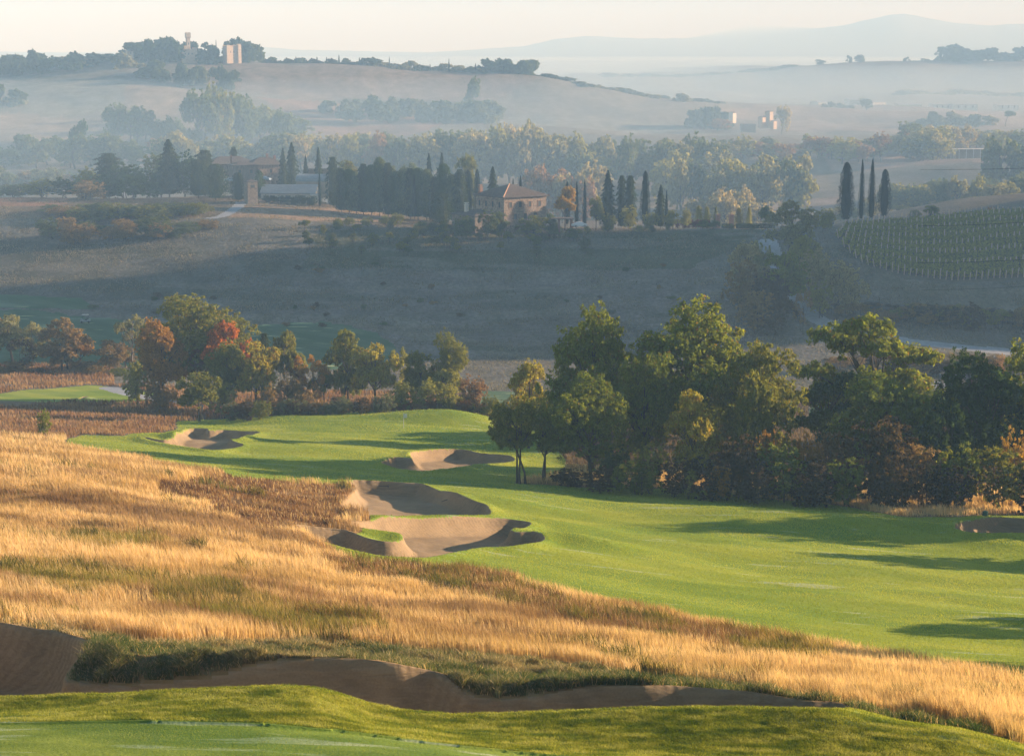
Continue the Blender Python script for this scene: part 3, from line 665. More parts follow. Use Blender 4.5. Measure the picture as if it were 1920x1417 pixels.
# trees far off
for i in range(4):
    lb = lobes_of(160 + i, 9, .04, .9, .84, (.34, .5)); proto('far%d' % i, 'woodland_tree', crown_mesh('far_crown', 260 + i, lb, 3200, .05, 12, .06, low=.15), trunk_mesh('far_trunk', 360 + i, lb, .2, .028))
TINY = []
for i in range(3):
    lb = lobes_of(165 + i, 8, .0, .9, .84, (.36, .5)); me_ = crown_mesh('tiny', 265 + i, lb, 760, .12, 8, .07, low=.5)
    q_ = np.empty(len(me_.vertices) * 3, np.float32); me_.vertices.foreach_get('co', q_); TINY.append(q_.reshape(-1, 3)); bpy.data.meshes.remove(me_)
lb = lobes_of(170, 5, .52, .45, .8, (.42, .55)); proto('umbrella', 'umbrella_pine', crown_mesh('umb_crown', 270, lb, 2600, .045, 14, .05), trunk_mesh('umb_trunk', 370, lb, .5, .02))
# shrubs
for i in range(3):
    lb = lobes_of(180 + i, 10, -.05, .95, .85, (.34, .5)); proto('shrub%d' % i, 'shrub', crown_mesh('shrub_crown', 280 + i, lb, 8000, .03, 20, .05, low=.35), trunk_mesh('shrub_trunk', 380 + i, lb, .08, .02, 3, 0, .1))
lb = lobes_of(190, 9, .1, 1.0, .85, (.2, .35)); proto('twiggy', 'bare_shrub', crown_mesh('twig_crown', 290, lb, 2600, .028, 12, .06), trunk_mesh('twig_trunk', 390, lb, .08, .02, 4, 0, .12))
# conifers and cypresses: steep sprays over a tapering body
def conifer(key, nm, seed, n, leaf, prof, wob, base=.08, tiers=0, up=.9):
    rng = np.random.default_rng(seed); h = rng.random(n)**.85; ang = rng.random(n)*6.283
    lob = .78 + .5 * vnoise(ang*1.6 + 3, h*14, seed) * wob + .3 * (vnoise(ang*4.5, h*34, seed + 1) - .5) * wob
    if tiers: lob *= .62 + .5 * (1 - ((h*tiers + .35*vnoise(ang*1.5, h*3, seed + 5)) % 1))
    r = prof(h) * lob * (1 - .4 * rng.random(n)**2)
    z = base + h * (1 - base); c = np.stack([np.cos(ang)*r, np.sin(ang)*r, z], -1)
    out_ = np.stack([np.cos(ang), np.sin(ang), np.full(n, .25)], -1)
    t = np.stack([np.cos(ang)*(1-up), np.sin(ang)*(1-up), np.full(n, up)], -1) + rng.normal(0, .25, (n, 3)); t /= np.linalg.norm(t, axis=1)[:, None]
    b = np.cross(out_, t) + rng.normal(0, .35, (n, 3)); b /= np.linalg.norm(b, axis=1)[:, None]; s = (leaf * rng.uniform(.6, 1.4, n))[:, None]
    V = np.stack([c - t*s, c + b*s*.5, c + t*s*1.1, c - b*s*.5], 1).reshape(-1, 3); Qd = np.arange(4*n).reshape(-1, 4)
    # dark inner body of packed twigs
    nb = 10; hb = np.linspace(0, 1, 12); ring = [(np.cos(a)*prof(q)*.55, np.sin(a)*prof(q)*.55, base + q*(1-base)*.97) for q in hb for a in np.arange(nb)*6.283/nb]
    k0 = len(V); qb = [(k0+i*nb+k, k0+i*nb+(k+1) % nb, k0+(i+1)*nb+(k+1) % nb, k0+(i+1)*nb+k) for i in range(11) for k in range(nb)]
    V = np.concatenate([V, np.array(ring)]); Qd = np.concatenate([Qd, np.array(qb)])
    tv, tq = [], []; tube_into(tv, tq, [(0, 0, -.03), (0, 0, .0), (0, 0, base + .02), (0, 0, .5)], [.03, .022, .018, .01], 8)
    proto(key, nm, new_mesh(key + '_crown', V, quads=Qd), new_mesh(key + '_trunk', tv, quads=tq, smooth=True))
cyp = lambda h: .5 * np.clip(1 - h, 0, 1)**.55 * np.clip(h*6 + .35, 0, 1) * (1 - .18*h)
fat = lambda h: .5 * np.clip(1 - h, 0, 1)**.42 * np.clip(h*3.2 + .3, 0, 1)
con = lambda h: .5 * (np.clip(1 - h, 0, 1)**.8 * .97 + .03) * np.clip(h*8 + .5, 0, 1)
egg = lambda h: .5 * np.clip(1 - h, 0, 1)**.33 * np.clip(h*4 + .45, 0, 1)
conifer('cypress0', 'cypress_tree', 11, 7000, .011, cyp, .8); conifer('cypress1', 'cypress_tree', 12, 9000, .012, fat, .9, .1)
conifer('spruce0', 'conifer_tree', 13, 7000, .018, con, 1.1, .06, 11, .25); conifer('spruce1', 'conifer_tree', 14, 7000, .018, egg, 1.2, .05, 8, .45)
conifer('row', 'roadside_conifer', 15, 6000, .018, egg, 1.1, .07, 0, .7)
BARK = mat_plain('bark', (.11, .085, .06), .95, (.05, .04, .03), 8, stretch=(3, 3, .6), bump=.3)
BARKP = mat_plain('pale_bark', (.24, .21, .17), .95, (.10, .085, .07), 8, stretch=(3, 3, .6), bump=.3)
LM = {}
def lm(c):
    if c in LM: return LM[c]
    D = dict(dark=((.045,.080,.024), None, (1.5,1.3,.9)), green=((.14,.19,.035), (.16,.12,.03), (1.6,1.3,.8)), olive=((.17,.19,.042), (.24,.18,.04), (1.35,1.22,.85)),
      yellow=((.32,.30,.055), (.36,.20,.04), (1.2,1.1,.8)), lime=((.24,.25,.065), None, (1.3,1.2,.9)), orange=((.44,.24,.055), (.46,.28,.06), (.8,.85,.8)), red=((.50,.16,.035), (.55,.20,.04), (1.0,1.3,1.0)),
      rust=((.17,.10,.04), (.30,.15,.04), (1.3,1.1,.9)), brown=((.23,.18,.085), (.28,.18,.07), (1.3,1.1,.9)), umber=((.085,.062,.032), (.15,.09,.03), (1.3,1.2,1)), purple=((.07,.058,.04), None, (1.3,1.1,1)), cypress=((.014,.024,.013), None, (1.5,1.4,1)),
      conifer=((.030,.050,.024), (.09,.09,.03), (1.6,1.4,.9)), grey=((.13,.15,.09), None, (1.3,1.2,1)), pale=((.24,.245,.13), None, (1.25,1.15,.9)), wood=((.10,.135,.065), (.15,.14,.06), (1.55,1.4,1.0)), cream=((.32,.30,.19), None, (1.2,1.1,.9)),
      pink=((.27,.17,.10), (.32,.22,.12), (1.1,1.1,1)), gold=((.40,.27,.05), (.5,.3,.05), (1.1,1.1,1)), hedge=((.04,.065,.025), None, (1.4,1.3,1)), crimson=((.20,.06,.045), None, (1.1,1.2,1)))
    base, hue, spot = D[c]; LM[c] = leaf_mat(c, base, trans=.5, var=.35, hue=hue, spot=spot); return LM[c]
used = set()
def tree(key, px, Y, top, w, leafc, label=None, group=None, cat='tree', bark=None, rz=None, base=None, deep=None, sink=0.0, nm=None):
    """a tree in picture column px at distance Y, its top at picture row top, w picture pixels wide"""
    p = at(px, Y); d = p.y * CO - p.z * SI
    ztop = -float(slope_of(top)) * p.y; h = max(ztop - p.z, .4) + sink; wm = w / F_PX * d
    n0, cm, tm = PROTO[key]; rnd = random.Random(int(px * 7 + Y * 13))
    e = empty(nm or n0, (p.x, p.y, p.z - sink)); e.rotation_euler.z = rnd.uniform(0, 6.28) if rz is None else rz
    e.scale = (wm, wm if deep is None else deep, h)
    for part, me, mt in (('crown', cm, lm(leafc)), ('trunk', tm, bark or BARK)):
        if not me.materials: me.materials.append(mt)
        o = bpy.data.objects.new(part, me); COL.objects.link(o); o.parent = e
        o.material_slots[0].link = 'OBJECT'; o.material_slots[0].material = mt
    tag(e, label, cat, group); return e
# ------------------------------------------------------------ near right wood (about 200 m away)
tree('multi0', 968, 203, 742, 118, 'olive', 'slender multi stemmed tree with thin dark trunks at the left end of the right wood', rz=0)
tree('multi1', 1022, 206, 752, 100, 'green', 'twin trunked dark tree beside the multi stemmed tree at the left end of the wood')
tree('mid1', 990, 250, 682, 92, 'yellow', 'golden yellow tree rising behind the slender trees at the edge of the right wood')
tree('oak1', 1110, 222, 603, 180, 'green', 'tall green tree with a pointed leafy top at the left of the right wood', rz=.5)
tree('oak3', 1108, 204, 716, 156, 'green', 'dark low round tree standing on the turf edge in front of the tall round tree')
tree('oak0', 1302, 224, 588, 250, 'green', 'tallest and broadest green tree in the middle of the right wood', rz=1.1)
tree('oak2', 1208, 214, 668, 120, 'green', 'shadowy green tree between the two tallest crowns of the right wood')
tree('oak2', 1425, 214, 652, 156, 'olive', 'olive green tree with yellow lit right side at the right shoulder of the tallest tree')
tree('multi0', 1405, 206, 700, 92, 'olive', 'thin tree with a pale visible trunk in front of the tallest tree', bark=BARKP, rz=2)
tree('mid2', 1290, 204, 742, 118, 'yellow', 'yellow green young tree glowing in front of the tallest dark tree')
tree('layer', 1622, 238, 590, 240, 'green', 'spreading oak with layered branches standing alone against the gravel road', rz=.9)
tree('layer', 1548, 234, 700, 130, 'dark', 'dark drooping side tree at the left foot of the spreading layered oak', rz=2.4)
tree('oak3', 1665, 212, 708, 196, 'green', 'dark round crowned tree in front of the spreading layered oak')
tree('oak1', 1838, 214, 682, 176, 'dark', 'dark open tree with thin crossing trunks near the right edge of the wood', rz=2)
tree('oak0', 1925, 216, 662, 165, 'green', 'tall dark tree cut by the right edge of the photo')
tree('mid0', 1765, 208, 742, 110, 'dark', 'small dark tree between the round crowned tree and the right edge trees')
for px, Y, tp, w in [(1165, 262, 712, 110), (1250, 272, 690, 130), (1330, 258, 700, 130), (1420, 280, 712, 120), (1610, 268, 716, 120), (1720, 284, 736, 100), (1850, 262, 730, 120), (1960, 280, 720, 150)]:
    tree('oak1', px, Y, tp, w, 'green', 'shaded green tree deeper inside the right wood', 'trees deep inside the right wood')
und = [('shrub0', 1160, 202, 838, 64, 'dark', 'dark bush right beside the dark low round tree'), ('shrub1', 1222, 201, 824, 62, 'lime', 'bright yellow green bush catching light under the wood'),  # umber and dark purple leaves carry the understorey's shade in their colour
 ('shrub2', 1200, 199, 866, 90, 'green', 'wide dark green bush below the bright yellow green bush'), ('shrub0', 1262, 199, 862, 90, 'umber', 'rust brown bush below the glowing yellow green tree'),
 ('twiggy', 1292, 198, 884, 38, 'lime', 'small pale twiggy bush at the front of the undergrowth'), ('shrub1', 1330, 200, 846, 96, 'purple', 'dull purple brown bush under the tallest tree'),
 ('shrub2', 1352, 199, 872, 50, 'orange', 'small bush with red orange leaves under the tallest tree'), ('shrub0', 1392, 201, 820, 90, 'umber', 'rust coloured bush around the pale visible trunk'),
 ('shrub1', 1432, 203, 800, 50, 'orange', 'orange leaved bush below the yellow lit tree'), ('shrub2', 1462, 199, 838, 110, 'green', 'broad dark green bush right of the pale visible trunk'),
 ('shrub0', 1508, 204, 818, 64, 'orange', 'bush with glowing orange top left of the large brown bush'), ('shrub1', 1520, 198, 856, 100, 'purple', 'dark purplish bush at the foot of the orange topped bush'),
 ('shrub2', 1632, 203, 788, 152, 'umber', 'large rounded reddish brown bush below the dark round crowned tree'), ('shrub0', 1590, 198, 862, 90, 'green', 'low green brown bush in front of the large reddish bush'),
 ('shrub1', 1672, 198, 850, 96, 'umber', 'low rusty bush at the right foot of the large reddish bush'), ('shrub2', 1730, 200, 838, 96, 'brown', 'dull brown bush between the large reddish bush and the right trees'),
 ('shrub0', 1800, 200, 836, 100, 'green', 'grey green bush below the small dark tree'), ('shrub1', 1785, 198, 868, 90, 'purple', 'dark low bush in front of the grey green bush'),
 ('shrub2', 1872, 200, 842, 110, 'olive', 'olive bush with yellowish sprays near the right edge'), ('shrub0', 1892, 206, 810, 60, 'gold', 'bright golden lit bush seen between trunks at the right edge'),
 ('shrub1', 1935, 199, 856, 90, 'purple', 'black shaded bush at the right edge of the undergrowth'), ('shrub2', 1120, 200, 876, 70, 'umber', 'low rusty growth at the foot of the dark low round tree'),
 ('shrub0', 1420, 197, 872, 90, 'purple', 'dark shaded bush at the front under the olive tree'), ('shrub1', 1060, 203, 876, 60, 'umber', 'reddish dry undergrowth bush right of the twin trunked tree'),
 ('shrub2', 1560, 210, 810, 70, 'brown', 'brown bush below the drooping side tree')]
for k, px, Y, tp, w, c, lb in und: tree(k, px, Y, tp, w, c, lb, 'bushes under the right wood', 'bush', sink=.3)
# trees outside the frame on the right whose long shadows fall across the fairway
for px, Y, tp, w in [(2230, 165, 850, 200), (2330, 119, 975, 230), (2200, 123, 1050, 90), (2480, 99, 945, 260), (2290, 186, 720, 280), (2120, 178, 880, 110), (2110, 194, 760, 200)]:
    tree('oak1', px, Y, tp, w, 'green', 'green tree outside the right edge shading the fairway', 'trees outside the right edge')
# ------------------------------------------------------------ left middle wood (about 310 m away)
lm_trees = [
 ('mid0', 22, 330, 588, 96, 'pale', 'pale yellow green tree at the far left edge of the middle wood'), ('airy', 62, 326, 600, 60, 'pale', 'thin pale green tree leaning right beside the far left tree'),
 ('mid1', -20, 332, 580, 70, 'brown', 'brownish tree cut by the left edge of the photo'), ('twiggy', 42, 318, 636, 60, 'purple', 'half bare purple brown tree in front of the far left trees'),
 ('mid2', 122, 322, 602, 104, 'brown', 'orange brown tree with several dark trunks in the left group'), ('mid3', 150, 325, 630, 60, 'orange', 'smaller orange tree at the right side of the orange brown tree'),
 ('airy', 248, 326, 588, 74, 'pale', 'slender pale yellow tree with thin airy crown left of the biggest green tree'), ('mid1', 236, 330, 650, 56, 'brown', 'dull brownish low tree behind the slender pale tree'),
 ('oak2', 368, 322, 558, 196, 'olive', 'biggest domed green tree of the left middle wood'), ('mid1', 292, 326, 606, 66, 'green', 'dark green tree shading the left side of the biggest domed tree'),
 ('oak1', 306, 312, 612, 88, 'orange', 'orange autumn tree in front of the biggest domed tree'), ('mid3', 433, 314, 602, 92, 'red', 'bright scarlet red maple crown right of the biggest domed tree'),
 ('mid3', 384, 318, 632, 50, 'rust', 'dark reddish tree between the domed tree and the scarlet maple'), ('oak3', 424, 308, 644, 92, 'olive', 'dark olive tree standing just below the scarlet maple'),
 ('mid0', 480, 306, 634, 84, 'yellow', 'yellow green tree right of the scarlet maple'), ('mid3', 537, 318, 620, 66, 'olive', 'green oval tree on a slender pale leaning trunk'),
 ('spruce1', 498, 330, 625, 34, 'conifer', 'dark conifer tip behind the green oval tree'), ('airy', 588, 306, 662, 58, 'orange', 'thin orange tree between the oval tree and the open green tree'),
 ('mid1', 560, 310, 690, 44, 'rust', 'small rust coloured tree left of the thin orange tree'), ('mid2', 648, 312, 626, 92, 'olive', 'open green tree with fine forked branches right of the thin orange tree'),
 ('mid0', 704, 306, 640, 86, 'yellow', 'yellow orange round tree in the middle of the group behind the green'), ('airy', 752, 314, 648, 44, 'lime', 'thin grey half bare tree behind the yellow orange round tree'),
 ('mid1', 790, 308, 662, 76, 'olive', 'dark green tree with several stems behind the flag'), ('oak3', 850, 310, 631, 80, 'olive', 'tall upright green tree at the right end of the group behind the green'),
 ('mid3', 832, 304, 690, 60, 'lime', 'yellow green low tree below the tall upright green tree'), ('shrub0', 880, 302, 706, 60, 'pink', 'pinkish brown bushy tree at the right end behind the green'),
 ('mid0', 374, 286, 693, 82, 'olive', 'small round single trunked tree standing alone in the dry grass before the wood'),
 ('mid1', 985, 318, 700, 50, 'yellow', 'small yellow tree seen left of the right wood')]
lm_trees += [('mid2', 205, 322, 640, 60, 'brown', 'dull brown tree between the orange brown tree and the slender pale one'), ('mid0', -30, 325, 640, 60, 'olive', 'olive tree cut by the left edge below the brownish one'), ('mid3', 606, 312, 690, 46, 'olive', 'small olive tree between the thin orange tree and the open green one')]
for k, px, Y, tp, w, c, lb in lm_trees: tree(k, px, Y + (54 if px < 256 else 0), tp, w, c, lb, 'autumn trees behind the far green', bark=BARKP if k == 'airy' or px == 537 else None)
mid_shr = [(200, 318, 690, 44, 'umber', 'dark bush right of the orange brown tree'), (222, 312, 690, 50, 'green', 'green bush at the pond side under the slender pale tree'), (262, 308, 678, 50, 'lime', 'lime bush under the slender pale tree'),
 (290, 300, 716, 44, 'brown', 'rust bush under the orange autumn tree'), (316, 300, 722, 40, 'orange', 'small orange bush under the orange autumn tree'), 
 (70, 312, 690, 30, 'purple', 'small black bush on the dry grass mound at the left'), (92, 310, 692, 24, 'purple', 'tiny dark bush right of the small black bush'), (180, 311, 684, 50, 'brown', 'brown bush near the cart path'),
 (420, 300, 716, 56, 'lime', 'yellow green bush under the dark olive tree'),  (505, 298, 720, 50, 'brown', 'rusty bush left of the leaning trunk'),
 (458, 284, 752, 36, 'purple', 'round dark bush left of the pair before the wood'), (490, 283, 751, 40, 'olive', 'round bush with yellow top right of the pair before the wood'), (542, 300, 704, 60, 'brown', 'broad brown bush under the green oval tree'),
 (575, 298, 728, 50, 'brown', 'low reddish bush beneath the thin orange tree'), (548, 288, 748, 34, 'grey', 'small grey green bush in the dry grass'), (640, 290, 744, 58, 'grey', 'pale grey silvery bush below the open green tree'),
   (722, 290, 735, 44, 'grey', 'smooth dome shaped grey green bush behind the flag'),
  (760, 298, 716, 54, 'olive', 'olive bush right of the dome shaped bush'), (800, 298, 712, 60, 'lime', 'yellowish bush under the dark green tree'),
 (840, 298, 716, 56, 'lime', 'bright bush at the foot of the tall upright tree'), (880, 298, 740, 44, 'umber', 'dark low bush under the pinkish tree'), (915, 296, 742, 40, 'olive', 'low olive bush right of the pinkish tree'),
 (950, 290, 745, 44, 'grey', 'grey bush left of the right wood'), (30, 312, 676, 70, 'brown', 'brown bush under the far left trees'), (150, 316, 676, 60, 'brown', 'brown undergrowth bush below the smaller orange tree')]
for i, (px, Y, tp, w, c, lb) in enumerate(mid_shr): tree('shrub%d' % (i % 3), px, Y + (60 if px < 230 else 0), tp, w, c, lb, 'bushes behind the far green', 'bush', sink=.2)
for i in range(24):
    px = 690 + i * 10; tree('shrub%d' % (i % 3), px, 296 + (i % 3), 757 - (i * 5 % 7) - (4 if px > 800 else 0) + max(0, px - 850) * .12, 26, ('rust', 'brown', 'rust', 'olive')[i % 4], 'low russet bush in the hedge line along the back of the far green', 'russet hedge bushes behind the green', 'bush', sink=.2)
for i in range(22):
    rnd = random.Random(500 + i); px = 430 + rnd.random() * 250
    tree('shrub%d' % (i % 3), px, 286 + rnd.random() * 12, 758 - rnd.random() * 14, 24 + rnd.random() * 16, rnd.choice(('brown', 'purple', 'grey', 'rust')), 'low dull bush in the dry scrub left of the flag', 'scrub bushes left of the flag', 'bush', sink=.2)
for px, Y, tp, w, c, lb in [(84, 232, 762, 26, 'green', 'small green bush alone in the russet grass at the left'), (1146, 108, 1136, 30, 'olive', 'small yellow green bush at the edge of the golden grass'), (275, 112, 1088, 34, 'green', 'small dark green bush in the golden grass on the left')]:
    tree('shrub1', px, Y, tp, w, c, lb, None, 'bush', sink=.1)
# ------------------------------------------------------------ trees along the gravel road (430 to 520 m), leaves paled in place of sunlight
rd = [('shrub1', 1600, 448, 515, 60, 'cream', 'tan bush at the right end of the roadside thicket'), ('shrub0', 1540, 444, 530, 56, 'lime', 'yellow green bush at the lower right of the roadside thicket'), ('mid3', 1502, 478, 440, 50, 'lime', 'light green tree between the road top and the tan bushes'), ('mid2', 1482, 505, 382, 88, 'pale', 'yellow green bushy tree beside the top of the gravel road'), ('shrub0', 1544, 535, 392, 40, 'lime', 'leaning yellow green shrub left of the four cypresses'),
 ('mid1', 1398, 455, 458, 84, 'cream', 'brownish tree left of the gravel road'), ('shrub1', 1420, 468, 446, 50, 'pale', 'olive bush behind the brownish roadside tree'), ('mid0', 1468, 448, 468, 96, 'green', 'dark green tree hiding the bend of the gravel road'),
 ('shrub2', 1512, 480, 452, 56, 'pale', 'bright bush above the dark green roadside tree'), ('shrub0', 1535, 462, 470, 70, 'cream', 'yellow green bush on the right of the gravel road'), ('shrub1', 1568, 455, 482, 80, 'cream', 'tan brown bush right of the gravel road'),
 ('shrub2', 1385, 446, 490, 70, 'brown', 'brown bush at the left foot of the roadside thicket'), ('shrub0', 1440, 440, 510, 80, 'purple', 'grey purple bush below the dark green roadside tree'), ('shrub1', 1455, 430, 548, 80, 'purple', 'dark bush left of the road bend'),
 ('twiggy', 1505, 428, 545, 40, 'brown', 'bare twiggy small tree standing at the road side'), ('shrub2', 1420, 432, 545, 70, 'brown', 'brown bush at the lower left of the roadside thicket')]
for k, px, Y, tp, w, c, lb in rd: tree(k, px, Y, tp, w, c, lb, 'thicket along the gravel road', 'tree' if k[:3] in ('mid', 'twi') else 'bush')
for i in range(46):
    rnd = random.Random(700 + i); px = 1585 + i * 9.5; Y = 442 + rnd.random() * 20
    tree(('twiggy', 'shrub0', 'shrub1')[i % 3], px, Y, 566 + rnd.random() * 20 + max(0, (px - 1750)) * .03, 34 + rnd.random() * 30, ('brown', 'purple', 'olive', 'brown')[i % 4], 'bare brown bush in the belt above the gravel road', 'bare bushes above the gravel road', 'bush')
for i in range(26):
    rnd = random.Random(800 + i); px = 1560 + i * 16; Y = 392 + rnd.random() * 18
    tree(('shrub2', 'twiggy')[i % 2], px, Y, 662 + rnd.random() * 16, 34 + rnd.random() * 30, ('purple', 'brown')[i % 2], 'dark bush on the slope below the gravel road', 'dark bushes below the gravel road', 'bush')
for px, Y, tp, w, c, lb in [(1788, 352, 672, 30, 'grey', 'pale twiggy shrub behind the right trees'), (1868, 350, 668, 40, 'pink', 'pinkish bare shrub behind the right edge trees')]: tree('twiggy', px, Y, tp, w, c, lb, None, 'bush')
# the four cypresses by the vineyard
for k, px, tp, w, lb in [('cypress1', 1585, 305, 40, 'broadest of the four dark cypresses, left end of their row'), ('cypress0', 1614, 299, 17, 'thinnest of the four dark cypresses'), ('cypress0', 1633, 298, 22, 'slim tall cypress between the thinnest and the ragged topped one'), ('cypress1', 1657, 318, 31, 'ragged topped cypress at the right end of the row of four')]:
    tree(k, px, 545, tp, w, 'cypress', lb, 'four cypresses beside the vineyard', bark=BARKP)
tree('mid0', 1745, 556, 384, 32, 'green', 'small round dark tree on the vineyard ridge')
tree('shrub1', 1715, 556, 392, 26, 'pale', 'pale bush left of the small round ridge tree', None, 'bush'); tree('shrub0', 1860, 556, 388, 26, 'orange', 'orange brown bush on the vineyard ridge', None, 'bush')
# ------------------------------------------------------------ farm hill
fh = [('shrub0', 160, 640, 316, 70, 'olive', 'olive green tree at the left end of the farm hill'), ('spruce1', 205, 650, 288, 74, 'conifer', 'loose dark pine at the left of the farm hill'), ('shrub1', 235, 645, 300, 84, 'dark', 'dark broad tree beside the loose dark pine'),
 ('spruce0', 318, 640, 262, 70, 'conifer', 'tallest pointed conifer left of the farm buildings'), ('shrub2', 298, 655, 290, 60, 'wood', 'green tree behind the tallest pointed conifer'), ('shrub0', 348, 645, 286, 70, 'dark', 'dark leafy tree right of the tallest pointed conifer'),
 ('spruce1', 385, 640, 282, 54, 'conifer', 'dark conifer just left of the farmhouse roof'), ('row', 372, 625, 300, 60, 'conifer', 'wide dark conifer in front of the farmhouse corner'), ('row', 405, 615, 308, 56, 'conifer', 'dark conifer left of the square brick tower'),
 ('row', 447, 610, 324, 30, 'conifer', 'narrow conifer touching the left side of the square brick tower'), ('spruce1', 487, 628, 320, 24, 'dark', 'dark tree right of the square brick tower'), ('shrub1', 278, 640, 318, 66, 'dark', 'low dark tree between the pine and the tallest conifer'),
 ('spruce1', 440, 690, 276, 26, 'conifer', 'dark conifer behind the farm roof'), ('spruce0', 548, 655, 268, 40, 'conifer', 'tall pointed conifer right of the farmhouse, the taller of two'), ('spruce0', 532, 652, 278, 28, 'conifer', 'shorter conifer leaning on the taller one by the farmhouse'),
 ('spruce0', 574, 660, 292, 20, 'conifer', 'small pointed conifer above the arched barn'), ('spruce0', 598, 662, 276, 26, 'conifer', 'pointed conifer behind the arched barn'), ('cypress0', 600, 606, 318, 10, 'cypress', 'thin dark cypress standing against the arched barn'),
 ('shrub1', 165, 610, 336, 70, 'brown', 'brownish tree below the left end of the farm hill trees'), ('shrub2', 245, 620, 330, 90, 'dark', 'dark low tree in the left clump of the farm hill'), ('shrub0', 80, 640, 335, 76, 'lime', 'bright green bushy tree at the far left of the farm hill'),
 ('shrub0', 120, 635, 334, 70, 'dark', 'low dark bushy tree between the bright green tree and the olive green one'), ('shrub2', 30, 650, 345, 80, 'wood', 'dull green bushy tree at the far left edge of the farm hill'), ('shrub1', 200, 632, 322, 60, 'dark', 'dark bushy tree below the loose dark pine'), ('spruce1', 625, 618, 295, 34, 'conifer', 'first dark conifer of the roadside row, next to the arched barn')]
for k, px, Y, tp, w, c, lb in fh: tree(k, px, Y, tp, w, c, lb, 'trees around the farm')
ORD = ('first second third fourth fifth sixth seventh eighth ninth tenth eleventh twelfth thirteenth fourteenth fifteenth sixteenth seventeenth eighteenth nineteenth twentieth twenty-first twenty-second twenty-third twenty-fourth twenty-fifth twenty-sixth twenty-seventh twenty-eighth twenty-ninth thirtieth thirty-first thirty-second thirty-third thirty-fourth').split()
rt = [(640, 318), (655, 312), (668, 316), (682, 306), (697, 300), (712, 298), (728, 300), (742, 308), (756, 314), (770, 306), (784, 318), (800, 312), (815, 318), (832, 306), (848, 318), (862, 320)]
for i, (px, tp) in enumerate(rt): tree('row' if i % 3 else 'spruce1', px, 602 - i * .6, tp + (i * 7 % 5) * 4 - 2, 36 + (i * 5 % 3) * 5, ('conifer', 'dark', 'wood')[i % 3], '%s tree from the left in the dense row along the farm field' % ORD[i], 'row of trees along the farm field')
for k, px, tp, w, c, lb in [('mid0', 712, 300, 60, 'wood', 'broad round green tree rising over the tree row'), ('spruce0', 805, 288, 28, 'conifer', 'pointed dark conifer over the tree row, left of a pair'), ('spruce0', 829, 287, 28, 'conifer', 'pointed dark conifer over the tree row, right of a pair'), ('mid1', 872, 292, 56, 'olive', 'olive round tree behind the tree row'), ('mid2', 650, 306, 70, 'olive', 'sunlit olive tree top above the left of the tree row'), ('mid0', 770, 303, 50, 'wood', 'green tree behind the middle of the tree row')]:
    tree(k, px, 640, tp, w, c, lb, 'taller trees behind the row')
